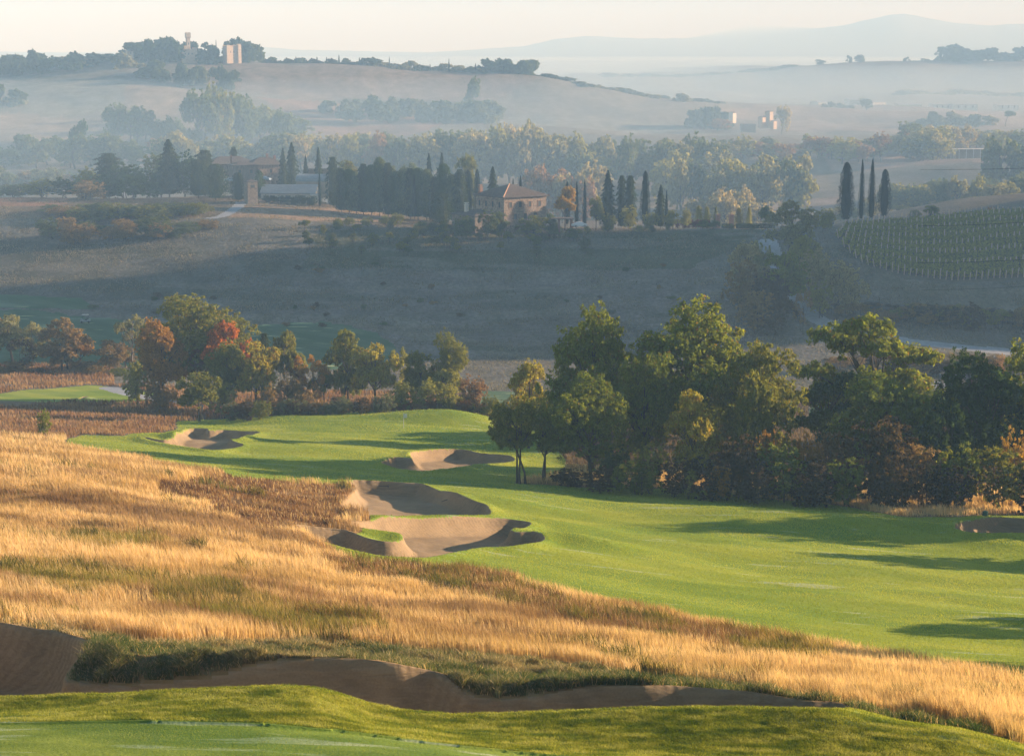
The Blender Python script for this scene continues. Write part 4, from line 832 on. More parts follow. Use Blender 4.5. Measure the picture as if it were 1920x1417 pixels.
for k, px, Y, tp, w, c, lb in [('cypress0', 777, 592, 330, 14, 'cypress', 'thin cypress at the end of the tree row'), ('spruce1', 828, 575, 362, 48, 'conifer', 'dark bushy conifer left of the stone house'), ('cypress0', 856, 600, 332, 12, 'cypress', 'thin cypress left of the stone house chimney'), ('cypress1', 878, 600, 320, 30, 'cypress', 'dark broad cypress behind the stone house'),
  ('spruce0', 924, 600, 313, 38, 'conifer', 'pointed spruce behind the roof of the stone house'), ('cypress0', 962, 596, 334, 11, 'cypress', 'small cypress behind the roof ridge, the lower of two'), ('cypress0', 976, 596, 330, 17, 'cypress', 'bushy cypress behind the roof ridge, the higher of two'), ('cypress1', 895, 612, 318, 20, 'cypress', 'cypress behind the left roof edge of the stone house'),
  ('mid3', 1061, 562, 348, 42, 'gold', 'golden yellow tree right of the stone house'), ('cypress1', 1063, 572, 341, 14, 'cypress', 'cypress tip poking out above the golden yellow tree'), ('cypress0', 1081, 570, 340, 12, 'cypress', 'slim cypress just right of the golden tree'), ('cypress0', 1096, 568, 336, 12, 'cypress', 'lone slim cypress, second right of the golden tree'),
  ('mid0', 1118, 560, 366, 32, 'olive', 'olive green tree left of the dark spruce pair'), ('spruce0', 1139, 575, 320, 44, 'conifer', 'ragged dark spruce with open branches, left of the spruce clump'), ('spruce1', 1165, 575, 330, 26, 'conifer', 'middle dark spruce of the clump'), ('spruce1', 1181, 573, 330, 30, 'conifer', 'right dark spruce of the clump'),
  ('cypress1', 1209, 563, 321, 24, 'cypress', 'broad tall cypress standing alone right of the spruces'), ('spruce0', 1238, 570, 347, 30, 'conifer', 'dark bushy spruce right of the lone broad cypress'), ('cypress0', 1249, 565, 356, 11, 'cypress', 'slim dark cypress in front of the bushy spruce'),
  ('shrub0', 1182, 556, 387, 36, 'lime', 'round grey green shrub below the spruce clump'), ('shrub1', 1222, 554, 396, 30, 'lime', 'round pale shrub below the lone broad cypress'), ('shrub2', 1263, 556, 394, 30, 'lime', 'round shrub below the slim dark cypress'), ('shrub0', 1140, 552, 402, 30, 'olive', 'olive shrub by the driveway'),
  ('mid0', 1000, 540, 402, 50, 'olive', 'broad olive tree hiding the corner of the stone house'), ('mid2', 1030, 542, 402, 30, 'wood', 'green tree left of the brick carport'), ('mid1', 940, 540, 398, 34, 'wood', 'dark green tree below the low wing of the stone house'), ('shrub1', 872, 536, 402, 44, 'wood', 'dark shrub left of the stone house wing'), ('shrub0', 912, 536, 396, 44, 'wood', 'dark leafy shrub before the low wing of the stone house'),
  ('spruce1', 1310, 575, 386, 18, 'lime', 'small light conifer left of the brick gate pillars'), ('spruce1', 1325, 575, 388, 16, 'lime', 'second small light conifer left of the brick gate pillars'), ('spruce0', 1342, 575, 386, 14, 'olive', 'young spruce behind the left brick gate pillar'), ('spruce1', 1385, 575, 390, 18, 'olive', 'young bushy tree right of the right brick gate pillar'),
  ('spruce0', 1404, 575, 386, 18, 'lime', 'light young spruce over the clipped hedge'), ('mid3', 1436, 560, 385, 26, 'green', 'green tree at the right end of the clipped hedge'), ('shrub0', 1285, 566, 392, 22, 'lime', 'pale bush beside the red shrubs'),
  ('shrub1', 745, 560, 398, 30, 'olive', 'olive bush at the garden of the farm'), ('shrub2', 724, 562, 404, 24, 'lime', 'bright bush at the right end of the farm field'), ('shrub0', 690, 552, 408, 26, 'lime', 'light green bush below the farm field')]:
    tree(k, px, Y, tp, w, c, lb, 'garden trees on the farm hill', 'tree' if not k.startswith('shrub') else 'bush')
for i in range(22):
    rnd = random.Random(900 + i); px = 105 + i * 13
    tree('shrub%d' % (i % 3), px, 556 + rnd.random() * 14, 370 + rnd.random() * 18 + abs(px - 300) * .05, 46 + rnd.random() * 30, rnd.choice(('wood', 'olive', 'wood', 'brown')), 'bushy hedge tree on the bank below the farm', 'bushes on the bank below the farm', 'bush')
for i in range(16):
    rnd = random.Random(950 + i); px = 95 + rnd.random() * 290
    tree('shrub%d' % (i % 3), px, 528 + rnd.random() * 16, 404 + rnd.random() * 22, 44 + rnd.random() * 26, rnd.choice(('wood', 'wood', 'brown')), 'dark bush low on the bank below the farm', 'bushes on the bank below the farm', 'bush')
for i in range(12): tree('shrub%d' % (i % 3), 498 + i * 8, 612, 366 + (i * 7 % 4), 16, 'hedge', 'dark bush in the hedge before the long barn', 'hedge before the long barn', 'bush')
for i in range(46):
    rnd = random.Random(1000 + i); px = 560 + rnd.random() * 560; Y = 512 + rnd.random() * 32
    p = at(px, Y); b = project(p.x, p.y, p.z)[1]
    tree('mid%d' % (i % 4), px, Y, b - 15 - rnd.random() * 9, 14 + rnd.random() * 9, rnd.choice(('grey', 'olive', 'wood')), 'small olive tree in the grove on the slope below the stone house', 'olive trees below the stone house')
for i in range(40):
    rnd = random.Random(1100 + i); px = 610 + rnd.random() * 800; Y = 545 + rnd.random() * 14
    p = at(px, Y); b = project(p.x, p.y, p.z)[1]
    tree('shrub%d' % (i % 3), px, Y, b - 9 - rnd.random() * 9, 14 + rnd.random() * 14, rnd.choice(('olive', 'wood', 'green', 'grey', 'lime')), 'garden bush along the brow of the farm hill', 'garden bushes on the farm hill', 'bush')
for i in range(7): tree('shrub1', 1272 + i * 9, 572, 410 + i % 2, 13, 'crimson', 'low crimson shrub beside the gate', 'crimson shrubs beside the gate', 'bush')
for i in range(34):
    rnd = random.Random(1300 + i); px = 120 + rnd.random() * 1200; Y = 430 + rnd.random() * 80; p = at(px, Y); b = project(p.x, p.y, p.z)[1]
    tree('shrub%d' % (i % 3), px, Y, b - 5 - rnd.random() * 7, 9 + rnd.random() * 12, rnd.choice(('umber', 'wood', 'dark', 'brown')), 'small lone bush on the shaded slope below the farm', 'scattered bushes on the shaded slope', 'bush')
# unseen trees added on the ridge to feather its shadow edge
for i in range(20):
    rnd = random.Random(1400 + i); Y = 485 + i * 8; x = Y * rnd.uniform(.40, .47); z = float(H(x, Y)); q = project(x, Y, z)
    tree('mid%d' % (i % 4), q[0], Y, q[1] - 60 - rnd.random() * 30, 60 + rnd.random() * 30, 'green', 'unseen tree added on the ridge to soften its shadow', 'added ridge trees feathering the shadow')
# ------------------------------------------------------------ far woods
FAR_STUFF = []
CW = dict(wood='dull green', dark='dark green', pale='pale yellow', lime='yellow green', cream='cream coloured', pink='pinkish', olive='olive', brown='brownish', grey='grey green', cypress='dark')
def belt(pts, n, Y, dY, hpx, wpx, cols, label, group, keys=('far0', 'far1', 'far2', 'far3'), seed=0, hv=.35):
    rnd = random.Random(seed)
    for i in range(n):
        t = (i + rnd.random()) / n * (len(pts) - 1); k = min(int(t), len(pts) - 2); f = t - k
        px = pts[k][0] * (1 - f) + pts[k + 1][0] * f + rnd.uniform(-1, 1) * wpx * .3; b0 = pts[k][1] * (1 - f) + pts[k + 1][1] * f + rnd.uniform(-4, 4)
        yy = Y + rnd.uniform(-1, 1) * dY; p = at(px, yy); pb = project(p.x, p.y, p.z)[1]
        hh = hpx * (.86 if seed < 19 else 1) * (1 + rnd.uniform(-hv * 1.35, hv)); tp = b0 - hh if b0 else pb - hh
        if tp > pb - 8: tp = pb - hh * .6
        if seed >= 20 and keys[0] == 'far0':
            FAR_STUFF.append((px, yy, min(tp, pb - 5), wpx * rnd.uniform(.9, 1.5), rnd.choice(cols), rnd.random())); continue
        c_ = rnd.choice(cols)
        tree(rnd.choice(keys), px, yy, tp, wpx * rnd.uniform(1.0, 1.6), c_, label.replace('{c}', CW.get(c_, 'green')), group, sink=1.0)
belt([(-40, 310), (60, 305), (150, 300), (260, 306)], 18, 1020, 30, 52, 46, ('wood', 'dark', 'wood'), '{c} tree in the wood left behind the farm', 'wood left behind the farm', seed=1)
tree('far1', 150, 1040, 226, 36, 'dark', 'tall round tree standing above the wood left behind the farm')
belt([(-40, 345), (60, 342), (140, 345)], 9, 880, 20, 30, 44, ('brown', 'wood', 'grey'), '{c} bushy tree in the low belt at the left valley', 'low belt in the left valley', seed=2)
belt([(220, 215), (300, 235), (360, 262)], 10, 1180, 30, 26, 34, ('wood',), '{c} tree in the hedge crossing the left fields', 'hedge across the left fields', seed=3)
belt([(380, 190), (440, 215), (500, 240), (560, 262)], 30, 1240, 70, 36, 40, ('wood', 'wood', 'olive'), '{c} tree in the slanting wood below the castle', 'slanting wood below the castle', seed=4)
belt([(300, 288), (400, 300), (520, 292), (620, 290), (720, 285)], 34, 1000, 60, 38, 44, ('pale', 'wood', 'lime', 'cream', 'pink'), '{c} tree in the valley wood behind the farm', 'valley wood behind the farm', seed=5)
belt([(680, 300), (800, 290), (900, 290)], 20, 980, 40, 44, 46, ('lime', 'pale', 'wood'), '{c} tree in the valley wood above the tree row', 'valley wood above the tree row', seed=6)
belt([(900, 296), (960, 290), (1040, 300)], 14, 970, 30, 62, 48, ('pale', 'cream', 'lime'), 'tall {c} poplar in the brightest valley clump', 'bright poplar clump in the valley', seed=7)
belt([(1040, 306), (1150, 312), (1260, 312), (1340, 312)], 24, 960, 40, 50, 48, ('lime', 'wood', 'wood', 'pale'), '{c} tree in the long valley belt right of the poplars', 'long valley belt', seed=8)
belt([(985, 360), (1050, 360), (1110, 350)], 9, 800, 20, 46, 44, ('cream', 'pale', 'pink'), '{c} tree behind the stone house', 'cream trees behind the stone house', seed=9)
belt([(1270, 355), (1360, 352), (1440, 352), (1510, 355)], 20, 840, 30, 56, 46, ('lime', 'pale', 'wood'), '{c} tree in the wood left of the four cypresses', 'wood left of the cypresses', seed=10)
belt([(1290, 412), (1350, 410), (1400, 415), (1440, 415)], 8, 730, 16, 52, 48, ('cream', 'pale'), '{c} leafy tree behind the gate pillars', 'cream trees behind the gate', seed=11)
belt([(1340, 296), (1450, 300), (1560, 300), (1700, 285), (1760, 285)], 44, 1080, 50, 40, 42, ('wood', 'wood', 'pale', 'lime', 'pink'), '{c} tree in the broad valley wood at the right', 'broad valley wood at the right', seed=12)
belt([(1700, 262), (1800, 270), (1940, 280)], 18, 1130, 40, 34, 46, ('wood', 'pale', 'lime', 'cream'), '{c} tree around the long shed at the right', 'trees around the long shed', seed=13)
belt([(1640, 385), (1750, 372), (1850, 362), (1950, 350)], 22, 800, 30, 38, 38, ('wood', 'lime', 'pale', 'wood'), '{c} tree in the low wood behind the vineyard', 'low wood behind the vineyard', seed=14)
belt([(1880, 300), (1950, 300)], 5, 900, 20, 40, 50, ('wood', 'dark'), 'dark tree at the right edge of the valley', 'dark trees at the right valley edge', seed=15)
belt([(1240, 330), (1290, 340)], 4, 900, 20, 36, 40, ('wood', 'lime'), '{c} tree between the long belt and the cypress wood', 'long valley belt', seed=16)
belt([(1550, 420), (1600, 418), (1700, 408)], 6, 740, 20, 34, 34, ('wood', 'pale'), 'low {c} tree behind the four cypresses', 'low trees behind the cypresses', seed=17)
# castle hill
belt([(-60, 128), (60, 122), (160, 122), (250, 124)], 34, 1640, 40, 20, 26, ('wood', 'dark', 'pale'), 'hazy tree on the crest left of the castle', 'crest trees left of the castle', seed=20, hv=.3)
belt([(245, 112), (300, 108), (345, 110)], 12, 1660, 20, 36, 30, ('dark', 'wood'), 'dark hazy tree beside the castle tower', 'trees beside the castle tower', seed=21, hv=.12)
belt([(365, 110), (410, 112)], 6, 1660, 20, 22, 24, ('dark',), 'hazy tree between the tower and the keep', 'trees between tower and keep', seed=22, hv=.2)
belt([(422, 112), (478, 114)], 7, 1690, 10, 36, 32, ('dark', 'wood'), 'dark rounded tree behind the square keep', 'trees behind the square keep', seed=23, hv=.12)
belt([(260, 150), (310, 150)], 7, 1560, 16, 30, 24, ('wood',), 'hazy tree in the clump on the castle slope', 'clump on the castle slope', seed=24)
belt([(330, 130), (400, 140), (450, 152)], 14, 1560, 30, 12, 18, ('wood', 'olive'), 'small tree in the orchard under the castle', 'orchard under the castle', seed=25)
belt([(492, 116), (600, 121), (680, 122)], 22, 1695, 8, 9, 14, ('wood', 'cypress'), 'small tree on the skyline right of the keep', 'small skyline trees', seed=26)
belt([(680, 128), (760, 132), (840, 138), (900, 142)], 22, 1695, 12, 15, 24, ('wood', 'pale'), 'skyline tree in the middle of the long ridge', 'skyline trees on the long ridge', seed=27)
belt([(890, 142), (950, 142), (1005, 145)], 14, 1695, 12, 27, 26, ('wood', 'dark'), 'higher skyline tree at the right end of the ridge', 'skyline trees at the ridge end', seed=28)
belt([(540, 118), (690, 124), (860, 132), (1000, 143)], 16, 1690, 6, 16, 4, ('cypress',), 'tiny skyline cypress on the long ridge', 'skyline cypresses', keys=('cypress0',), seed=29)
tree('cypress0', 406, 1650, 75, 5, 'cypress', 'needle thin cypress between the castle tower and the keep')
tree('umbrella', 384, 1660, 76, 14, 'dark', 'small umbrella pine beside the castle')
belt([(-10, 210), (30, 210)], 4, 1350, 20, 40, 30, ('wood', 'pale'), 'hazy tree clump in the left field', 'clump in the left field', seed=30)
belt([(620, 196), (860, 200), (930, 210)], 22, 1400, 30, 14, 30, ('wood', 'grey'), 'low hazy tree in the hedge across the ridge slope', 'hedge across the ridge slope', seed=31)
tree('far2', 888, 1500, 146, 34, 'wood', 'lone rounded tree on the ridge slope')
belt([(1010, 150), (1100, 172), (1220, 190), (1330, 202)], 22, 1690, 30, 12, 26, ('wood', 'grey', 'pale'), 'hazy tree on the falling end of the ridge', 'trees on the falling ridge', seed=32)
belt([(1290, 225), (1340, 232), (1370, 236)], 8, 1480, 14, 24, 22, ('wood', 'dark'), 'dark tree near the far pale farmhouse', 'trees near the far farmhouse', seed=33)
for px, tp, w, c, lb in [(1345, 222, 46, 'pink', 'pinkish tree cluster below the far farmhouse'), (1465, 196, 32, 'cream', 'cream lit tree right of the far farmhouse'), (1322, 203, 6, 'cypress', 'tiny cypress left of the far farmhouse')]:
    tree('cypress0' if w < 10 else 'far0', px, 1420, tp, w, c, lb)
tree('far3', 1624, 1850, 184, 24, 'dark', 'round tree in front of the white warehouses'); tree('umbrella', 1885, 1500, 206, 34, 'dark', 'umbrella pine in the right fields')
belt([(1540, 203), (1600, 203)], 6, 1880, 10, 8, 12, ('wood',), 'small round tree before the warehouses', 'small trees before the warehouses', seed=34)
belt([(1720, 232), (1860, 236)], 10, 1500, 16, 18, 26, ('wood', 'pale'), 'hazy tree in the clump left of the umbrella pine', 'clump left of the umbrella pine', seed=35)
belt([(1130, 150), (1250, 146), (1400, 142), (1500, 128)], 22, 3150, 60, 9, 26, ('wood',), 'faint tree on the misty middle ridge', 'faint trees on the misty ridge', seed=36)
for px, tp, w in [(1592, 104, 9), (1610, 103, 18), (1700, 107, 10), (1734, 110, 14), (1538, 112, 16)]: tree('far1', px, 3180, tp, w * 1.3, 'dark', 'lone rounded tree on the misty ridge', 'lone trees on the misty ridge', sink=3)
belt([(1770, 112), (1830, 112), (1930, 116)], 20, 3150, 30, 20, 24, ('dark', 'wood'), 'misty tree on the crest at the upper right', 'misty crest trees at the upper right', seed=37)
belt([(1680, 190), (1920, 192)], 14, 2500, 40, 12, 30, ('wood', 'pale'), 'misty tree behind the white warehouses', 'misty trees behind the warehouses', seed=38)

# the hundreds of faint trees on the farthest crests, one mass
fv, fq, fc, n0 = [], [], [], 0
for px, yy, tp, w, c, r_ in FAR_STUFF:
    p = at(px, yy); d = p.y * CO - p.z * SI; h = max(-float(slope_of(tp)) * p.y - p.z, 1.0) + 3.5; wm = 1.2 * w / F_PX * d
    q = TINY[int(r_ * 3) % 3]; a = r_ * 6.28; x = (q[:, 0]*math.cos(a) - q[:, 1]*math.sin(a)) * wm; y = (q[:, 0]*math.sin(a) + q[:, 1]*math.cos(a)) * wm
    fv.append(np.stack([x + p.x, y + p.y, q[:, 2]*h + p.z - 3.5], -1)); k = len(q) // 4
    fq.append(np.arange(4*k).reshape(-1, 4) + n0); n0 += len(q)
    cc = np.array(dict(wood=(.085,.11,.05), dark=(.05,.08,.035), pale=(.22,.21,.10), olive=(.13,.14,.05), grey=(.13,.15,.09), cypress=(.03,.05,.025)).get(c, (.1,.12,.05)))
    fc.append(np.repeat(np.random.default_rng(int(r_*1e6)).uniform(.7, 1.35, (k, 1)), 4, 0) * cc[None])
me = new_mesh('distant_trees', np.concatenate(fv), quads=np.concatenate(fq)); fc = np.concatenate(fc)
a_ = me.color_attributes.new('Col', 'FLOAT_COLOR', 'POINT'); a_.data.foreach_set('color', np.concatenate([fc, np.ones((len(fc), 1))], 1).astype(np.float32).ravel())
tag(link('distant_trees', me, M_BLADE), 'hundreds of hazy trees on the far crests and misty ridges', 'trees', kind='stuff')
# ------------------------------------------------------------ buildings and small things
class MB:
    def __init__(s): s.v = []; s.q = []; s.t = []
    def box(s, x0, x1, y0, y1, z0, z1, tx=0, ty=0):
        k = len(s.v); s.v += [(x0,y0,z0),(x1,y0,z0),(x1,y1,z0),(x0,y1,z0),(x0+tx,y0+ty,z1),(x1-tx,y0+ty,z1),(x1-tx,y1-ty,z1),(x0+tx,y1-ty,z1)]
        s.q += [(k,k+3,k+2,k+1),(k+4,k+5,k+6,k+7),(k,k+1,k+5,k+4),(k+1,k+2,k+6,k+5),(k+2,k+3,k+7,k+6),(k+3,k,k+4,k+7)]; return s
    def tube(s, pts, rad, n=8):
        k = len(s.v); tube_into(s.v, s.q, pts, rad if isinstance(rad, (list, tuple)) else [rad]*len(pts), n)
        for b in (0, (len(pts)-1)*n):
            c = len(s.v); m_ = Vector((0,0,0))
            for i in range(n): m_ += Vector(s.v[k+b+i])
            s.v.append(tuple(m_/n)); s.t += [(k+b+i, k+b+(i+1) % n, c) if b else (k+b+(i+1) % n, k+b+i, c) for i in range(n)]
        return s
    def quad(s, *p): k = len(s.v); s.v += list(p); s.q.append((k,k+1,k+2,k+3)); return s
    def tri(s, *p): k = len(s.v); s.v += list(p); s.t.append((k,k+1,k+2)); return s
    def build(s, name, mat, parent=None, smooth=False, loc=None): return link(name, new_mesh(name, s.v, quads=s.q, tris=s.t, smooth=smooth), mat, parent, loc)
M_STONE = mat_plain('rubble_stone', (.38, .30, .23), .95, (.17, .13, .10), 2.2, bump=.6, thr=(.38, .62))
M_STONE2 = mat_plain('shaded_stone', (.26, .215, .17), .95, (.16, .13, .10), 1.6, bump=.5)  # stone darkened so the tower looks shaded
M_BRICK = mat_plain('red_brick', (.34, .20, .14), .9, (.24, .14, .10), 6, bump=.3)
M_TILE = mat_plain('terracotta_tiles', (.15, .115, .09), .9, (.085, .07, .06), 3.0, stretch=(1, .25, 1), bump=.8)
M_RIDGE = mat_plain('ridge_tiles', (.50, .30, .18), .9)
M_SHUT = mat_plain('dark_shutter', (.05, .07, .075), .6); M_FRAME = mat_plain('brick_surround', (.36, .22, .15), .9)
M_CORR = mat_plain('corrugated_roof', (.34, .36, .36), .7, (.24, .26, .27), .7, stretch=(1, 4, 1), bump=.2)
M_WHITE = mat_plain('white_render', (.72, .66, .56), .8, (.60, .55, .47), .6); M_PINK = mat_plain('pale_pink_render', (.52, .41, .30), .9, (.42, .33, .24), .8)
M_DARK = mat_plain('dark_rubber', (.025, .025, .03), .6); M_GLASS = mat_plain('dark_glass', (.03, .04, .05), .15, spec=.6)
M_CARW = mat_plain('white_car_paint', (.72, .73, .74), .3, (.68, .70, .72), spec=.6); M_METAL = mat_plain('painted_metal', (.60, .61, .60), .5)
M_WOODP = mat_plain('grey_post_wood', (.66, .52, .38), .9, (.50, .38, .27), 2.0)
def roof_hip(mb, x0, x1, y0, y1, z, h, rl, th=.18):
    cx, cy_ = (x0+x1)/2, (y0+y1)/2
    a, b = (cx-rl/2, cy_, z+h), (cx+rl/2, cy_, z+h)
    mb.box(x0, x1, y0, y1, z-th, z)
    z += .003
    mb.quad((x0,y0,z),(x1,y0,z),b,a).quad((x1,y1,z),(x0,y1,z),a,b).tri((x1,y0,z),(x1,y1,z),b).tri((x0,y1,z),(x0,y0,z),a); return mb
def roof_gable(mb, x0, x1, y0, y1, z, h, th=.2):
    cy_ = (y0+y1)/2
    k = len(mb.v)
    for zz in (0, th):
        mb.v += [(x0,y0,z+zz),(x1,y0,z+zz),(x1,cy_,z+h+zz),(x0,cy_,z+h+zz),(x0,y1,z+zz),(x1,y1,z+zz)]
    for a in [(6,7,8,9),(9,8,11,10),(3,2,1,0),(4,5,2,3),(0,1,7,6),(5,4,10,11)]: mb.q.append(tuple(k+i for i in a))
    mb.q += [(k+0,k+6,k+9,k+3),(k+3,k+9,k+10,k+4),(k+1,k+2,k+8,k+7),(k+2,k+5,k+11,k+8)]; return mb
def window(parent, x, z, w, h, y, side=0, W_=0, mat=None, frame=True):
    """side 0: on the local -y face at y; side 1: on the local -x face at x=y; side 2: on the local +x face"""
    f = MB(); g = MB()
    def B(mb, a0, a1, z0, z1, d0, d1):
        if side == 0: mb.box(a0, a1, y-d1, y-d0, z0, z1)
        elif side == 1: mb.box(y-d1, y-d0, a0, a1, z0, z1)
        else: mb.box(y+d0, y+d1, a0, a1, z0, z1)
    B(g, x-w/2, x+w/2, z, z+h, -.05, .02)
    o = g.build('window', mat or M_SHUT, parent)
    if frame:
        t = .16
        B(f, x-w/2-t, x-w/2-.004, z-.1, z+h+t, -.05, .06); B(f, x+w/2+.004, x+w/2+t, z-.1, z+h+t, -.05, .06); B(f, x-w/2, x+w/2, z+h+.004, z+h+t-.003, -.05, .057); B(f, x-w/2, x+w/2, z-.22, z-.004, -.05, .10)
        f.build('frame', M_FRAME, o)
    return o
def house(name, label, px, Y, rz, L_, D_, Hh, wall, roofm, rh, kind='hip', ov=.6, dz=0.0, z=None, cat='house', group=None, wins=(), fr=True):
    p = at(px, Y); e = empty(name, (p.x, p.y, (z if z is not None else p.z) + dz), rz); tag(e, label, cat, group)
    w = MB().box(-L_/2, L_/2, -D_/2, D_/2, -4, Hh)
    if kind == 'gable': w.tri((-L_/2+.01, -D_/2, Hh), (-L_/2+.01, 0, Hh+rh*.95), (-L_/2+.01, D_/2, Hh)).tri((L_/2-.01, D_/2, Hh), (L_/2-.01, 0, Hh+rh*.95), (L_/2-.01, -D_/2, Hh))
    w.build('wall', wall, e); r = MB()
    if kind == 'hip': roof_hip(r, -L_/2-ov, L_/2+ov, -D_/2-ov, D_/2+ov, Hh+.2, rh, max(0, L_-D_))
    elif kind == 'gable': roof_gable(r, -L_/2-ov, L_/2+ov, -D_/2-ov, D_/2+ov, Hh-.02-rh*ov/(D_/2), rh*(1+ov/(D_/2)))
    else: r.box(-L_/2-ov, L_/2+ov, -D_/2-ov, D_/2+ov, Hh+.003, Hh+.3)
    ro = r.build('roof', roofm, e)
    for sd_, xx, zz, ww, hh in wins: window(e, xx, zz, ww, hh, -D_/2 if sd_ == 0 else (-L_/2 if sd_ == 1 else L_/2), sd_, frame=fr)
    return e, ro
def chimney(ro, x, y, z, h, s=.5, mat=None):
    c = MB().box(x-s, x+s, y-s, y+s, z, z+h).box(x-s-.12, x+s+.12, y-s-.12, y+s+.12, z+h+.003, z+h+.15).box(x-s*.7, x+s*.7, y-s*.7, y+s*.7, z+h+.153, z+h+.5).box(x-s-.1, x+s+.1, y-s-.1, y+s+.1, z+h+.503, z+h+.65, .1, .1)
    return c.build('chimney', mat or M_BRICK, ro)
# stone farmhouse
TH = R(35)
pc = at(945, 548); zb = -float(slope_of(430)) * 548
u1 = Vector((math.cos(TH), math.sin(TH), 0)); v1 = Vector((-math.sin(TH), math.cos(TH), 0))
cen = pc + u1 * 7.45 + v1 * 7.25
e = empty('stone_farmhouse', (cen.x, cen.y, zb), TH); tag(e, 'large square stone farmhouse with a tiled hip roof on the brow of the farm hill', 'house')
HH = 8.9
MB().box(-7.45, 7.45, -7.25, 7.25, -4, HH).build('wall', M_STONE, e)
ro = roof_hip(MB(), -8.2, 8.2, -8.0, 8.0, HH + .2, 3.1, 1.0).build('roof', M_TILE, e)
MB().tube([(-8.2, -8.0, HH + .3), (-.5, 0, HH + 3.38)], .16, 6).build('ridge_tiles', M_RIDGE, ro)
chimney(ro, -6.6, 6.0, HH, 2.4, .5)
for i in range(4): window(e, -5.2 + i * 3.4, HH - 2.9, 1.0, 1.6, -7.25, 0); window(e, -5.0 + i * 3.4, HH - 2.9, .9, 1.6, -7.45, 1)
for i in range(3): window(e, -3.6 + i * 3.6, 2.6, 1.1, 1.6, -7.25, 0)
wc = cen - u1 * 12.2 - v1 * .5
e, ro = house('farmhouse_wing', 'low tiled wing with a tall chimney at the left of the stone farmhouse', 903, 546, TH, 9.4, 12, 4.6, M_STONE2, M_TILE, 1.4, 'hip', .5, z=zb - .6, wins=((1, -3, 1.2, .9, 1.2), (1, 2, 1.2, .9, 1.2), (0, 0, 1.2, .9, 1.2)))
e.location.x, e.location.y = wc.x, wc.y
chimney(ro, -2.6, 1.5, 4.8, 2.6, .45, M_WHITE)
# carport, car
p = at(1056, 540); zc = -float(slope_of(427)) * 540
e = empty('carport', (p.x, p.y, zc)); tag(e, 'open carport with brick pillars and a flat tiled roof beside the stone farmhouse', 'carport')
MB().box(-4.0, 3.0, -.2, 4.5, 2.35, 2.6).build('roof', M_TILE, e)
for x in (-1.2, 2.3): MB().box(x-.35, x+.35, 0, .7, -1.5, 2.347).build('pillar', M_BRICK, e)
for x in (-3.6, 2.3): MB().box(x-.3, x+.3, 3.6, 4.2, -1.5, 2.347).build('pillar', M_BRICK, e)
def car(px, Y, rz, label, mat, z=None):
    p = at(px, Y); e = empty('parked_car', (p.x, p.y, p.z if z is None else z), rz); tag(e, label, 'car')
    b = MB()
    prof = [(-2.05,.35),(-2.1,.75),(-1.95,.95),(-1.3,1.0),(-.75,1.42),(.75,1.45),(1.45,1.0),(2.0,.88),(2.1,.55),(2.05,.32)]
    k = 0
    for y in (-.85, .85):
        for i, (x, zz) in enumerate(prof): b.v.append((x, y * (.82 if zz > 1.2 else 1), zz))
    n = len(prof)
    for i in range(n): b.q.append((i, (i+1) % n, n+(i+1) % n, n+i))
    b.v += [(0,-.85,.6),(0,.85,.6)]
    for i in range(n): b.t += [((i+1) % n, i, 2*n), (n+i, n+(i+1) % n, 2*n+1)]
    b.build('body', mat, e)
    MB().quad((-1.28,-.80,1.03),(-.78,-.72,1.38),(-.05,-.72,1.40),(-.05,-.86,1.0)).quad((.02,-.86,1.0),(.02,-.72,1.40),(.72,-.72,1.40),(1.35,-.84,1.02)).build('side_window', M_GLASS, e)
    MB().quad((-1.36,-.72,1.0),(-1.36,.72,1.0),(-.81,.66,1.42),(-.81,-.66,1.42)).build('windscreen', M_GLASS, e)
    for x in (-1.3, 1.3):
        for y in (-.82, .82):
            w = MB().tube([(x, y-.1, .32), (x, y+.1, .32)], .32, 14).build('wheel', M_DARK, e)
            MB().tube([(x, y + (-.115 if y < 0 else .105), .32), (x, y + (-.105 if y < 0 else .115), .32)], .18, 10).build('rim', M_METAL, w)
    for y in (-.6, .6): MB().box(-2.14, -2.06, y-.18, y+.18, .62, .78).build('headlight', M_METAL, e)
    return e
car(1086, 539, R(200), 'white car parked right of the brick carport', M_CARW, z=zc + .25)
M_CARB = mat_plain('blue_grey_car_paint', (.20, .30, .40), .35, (.18, .27, .37), spec=.6)
pz = -float(slope_of(341)) * 640
car(433, 640, R(20), 'pale blue car parked before the farmhouse with two tiled roofs', M_CARB, z=pz); car(497, 645, R(160), 'blue grey car parked right of the square brick tower', M_CARB, z=pz)
# farm complex
zf = -float(slope_of(340)) * 650
def zr(py, Y): return -float(slope_of(py)) * Y
house('farm_house', 'long stone farmhouse with a pale tiled hip roof and chimneys among the conifers', 432, 672, R(22), 17, 10, 0, M_STONE, M_TILE, 2.4, 'hip', .7, z=zr(307, 672), wins=((0, -5, -2.4, .9, 1.3), (0, 0, -2.4, .9, 1.3), (0, 5, -2.4, .9, 1.3)))
e2, r2 = house('farm_house', 'second stone farmhouse with a tiled roof right of the long one', 497, 668, R(24), 12.5, 9, 0, M_STONE, M_TILE, 2.4, 'hip', .6, z=zr(309, 668), wins=((0, -3.5, -2.6, .9, 1.3), (0, 1, -2.6, .9, 1.3), (0, 4.5, -2.6, .9, 1.3)))
chimney(r2, 1, 0, 1.6, 1.6, .35); chimney(r2, 4, 1, .8, 1.6, .35)
e3, r3 = house('farm_block', 'shaded stone block with a low tiled roof between the two farmhouses', 458, 655, R(18), 8.5, 7, 0, M_STONE2, M_TILE, 1.3, 'hip', .5, z=zr(310, 655), wins=((0, -2, -2.6, .9, 1.3), (0, 2, -2.6, .9, 1.3)))
chimney(r3, -4, 1, .6, 2.2, .3)
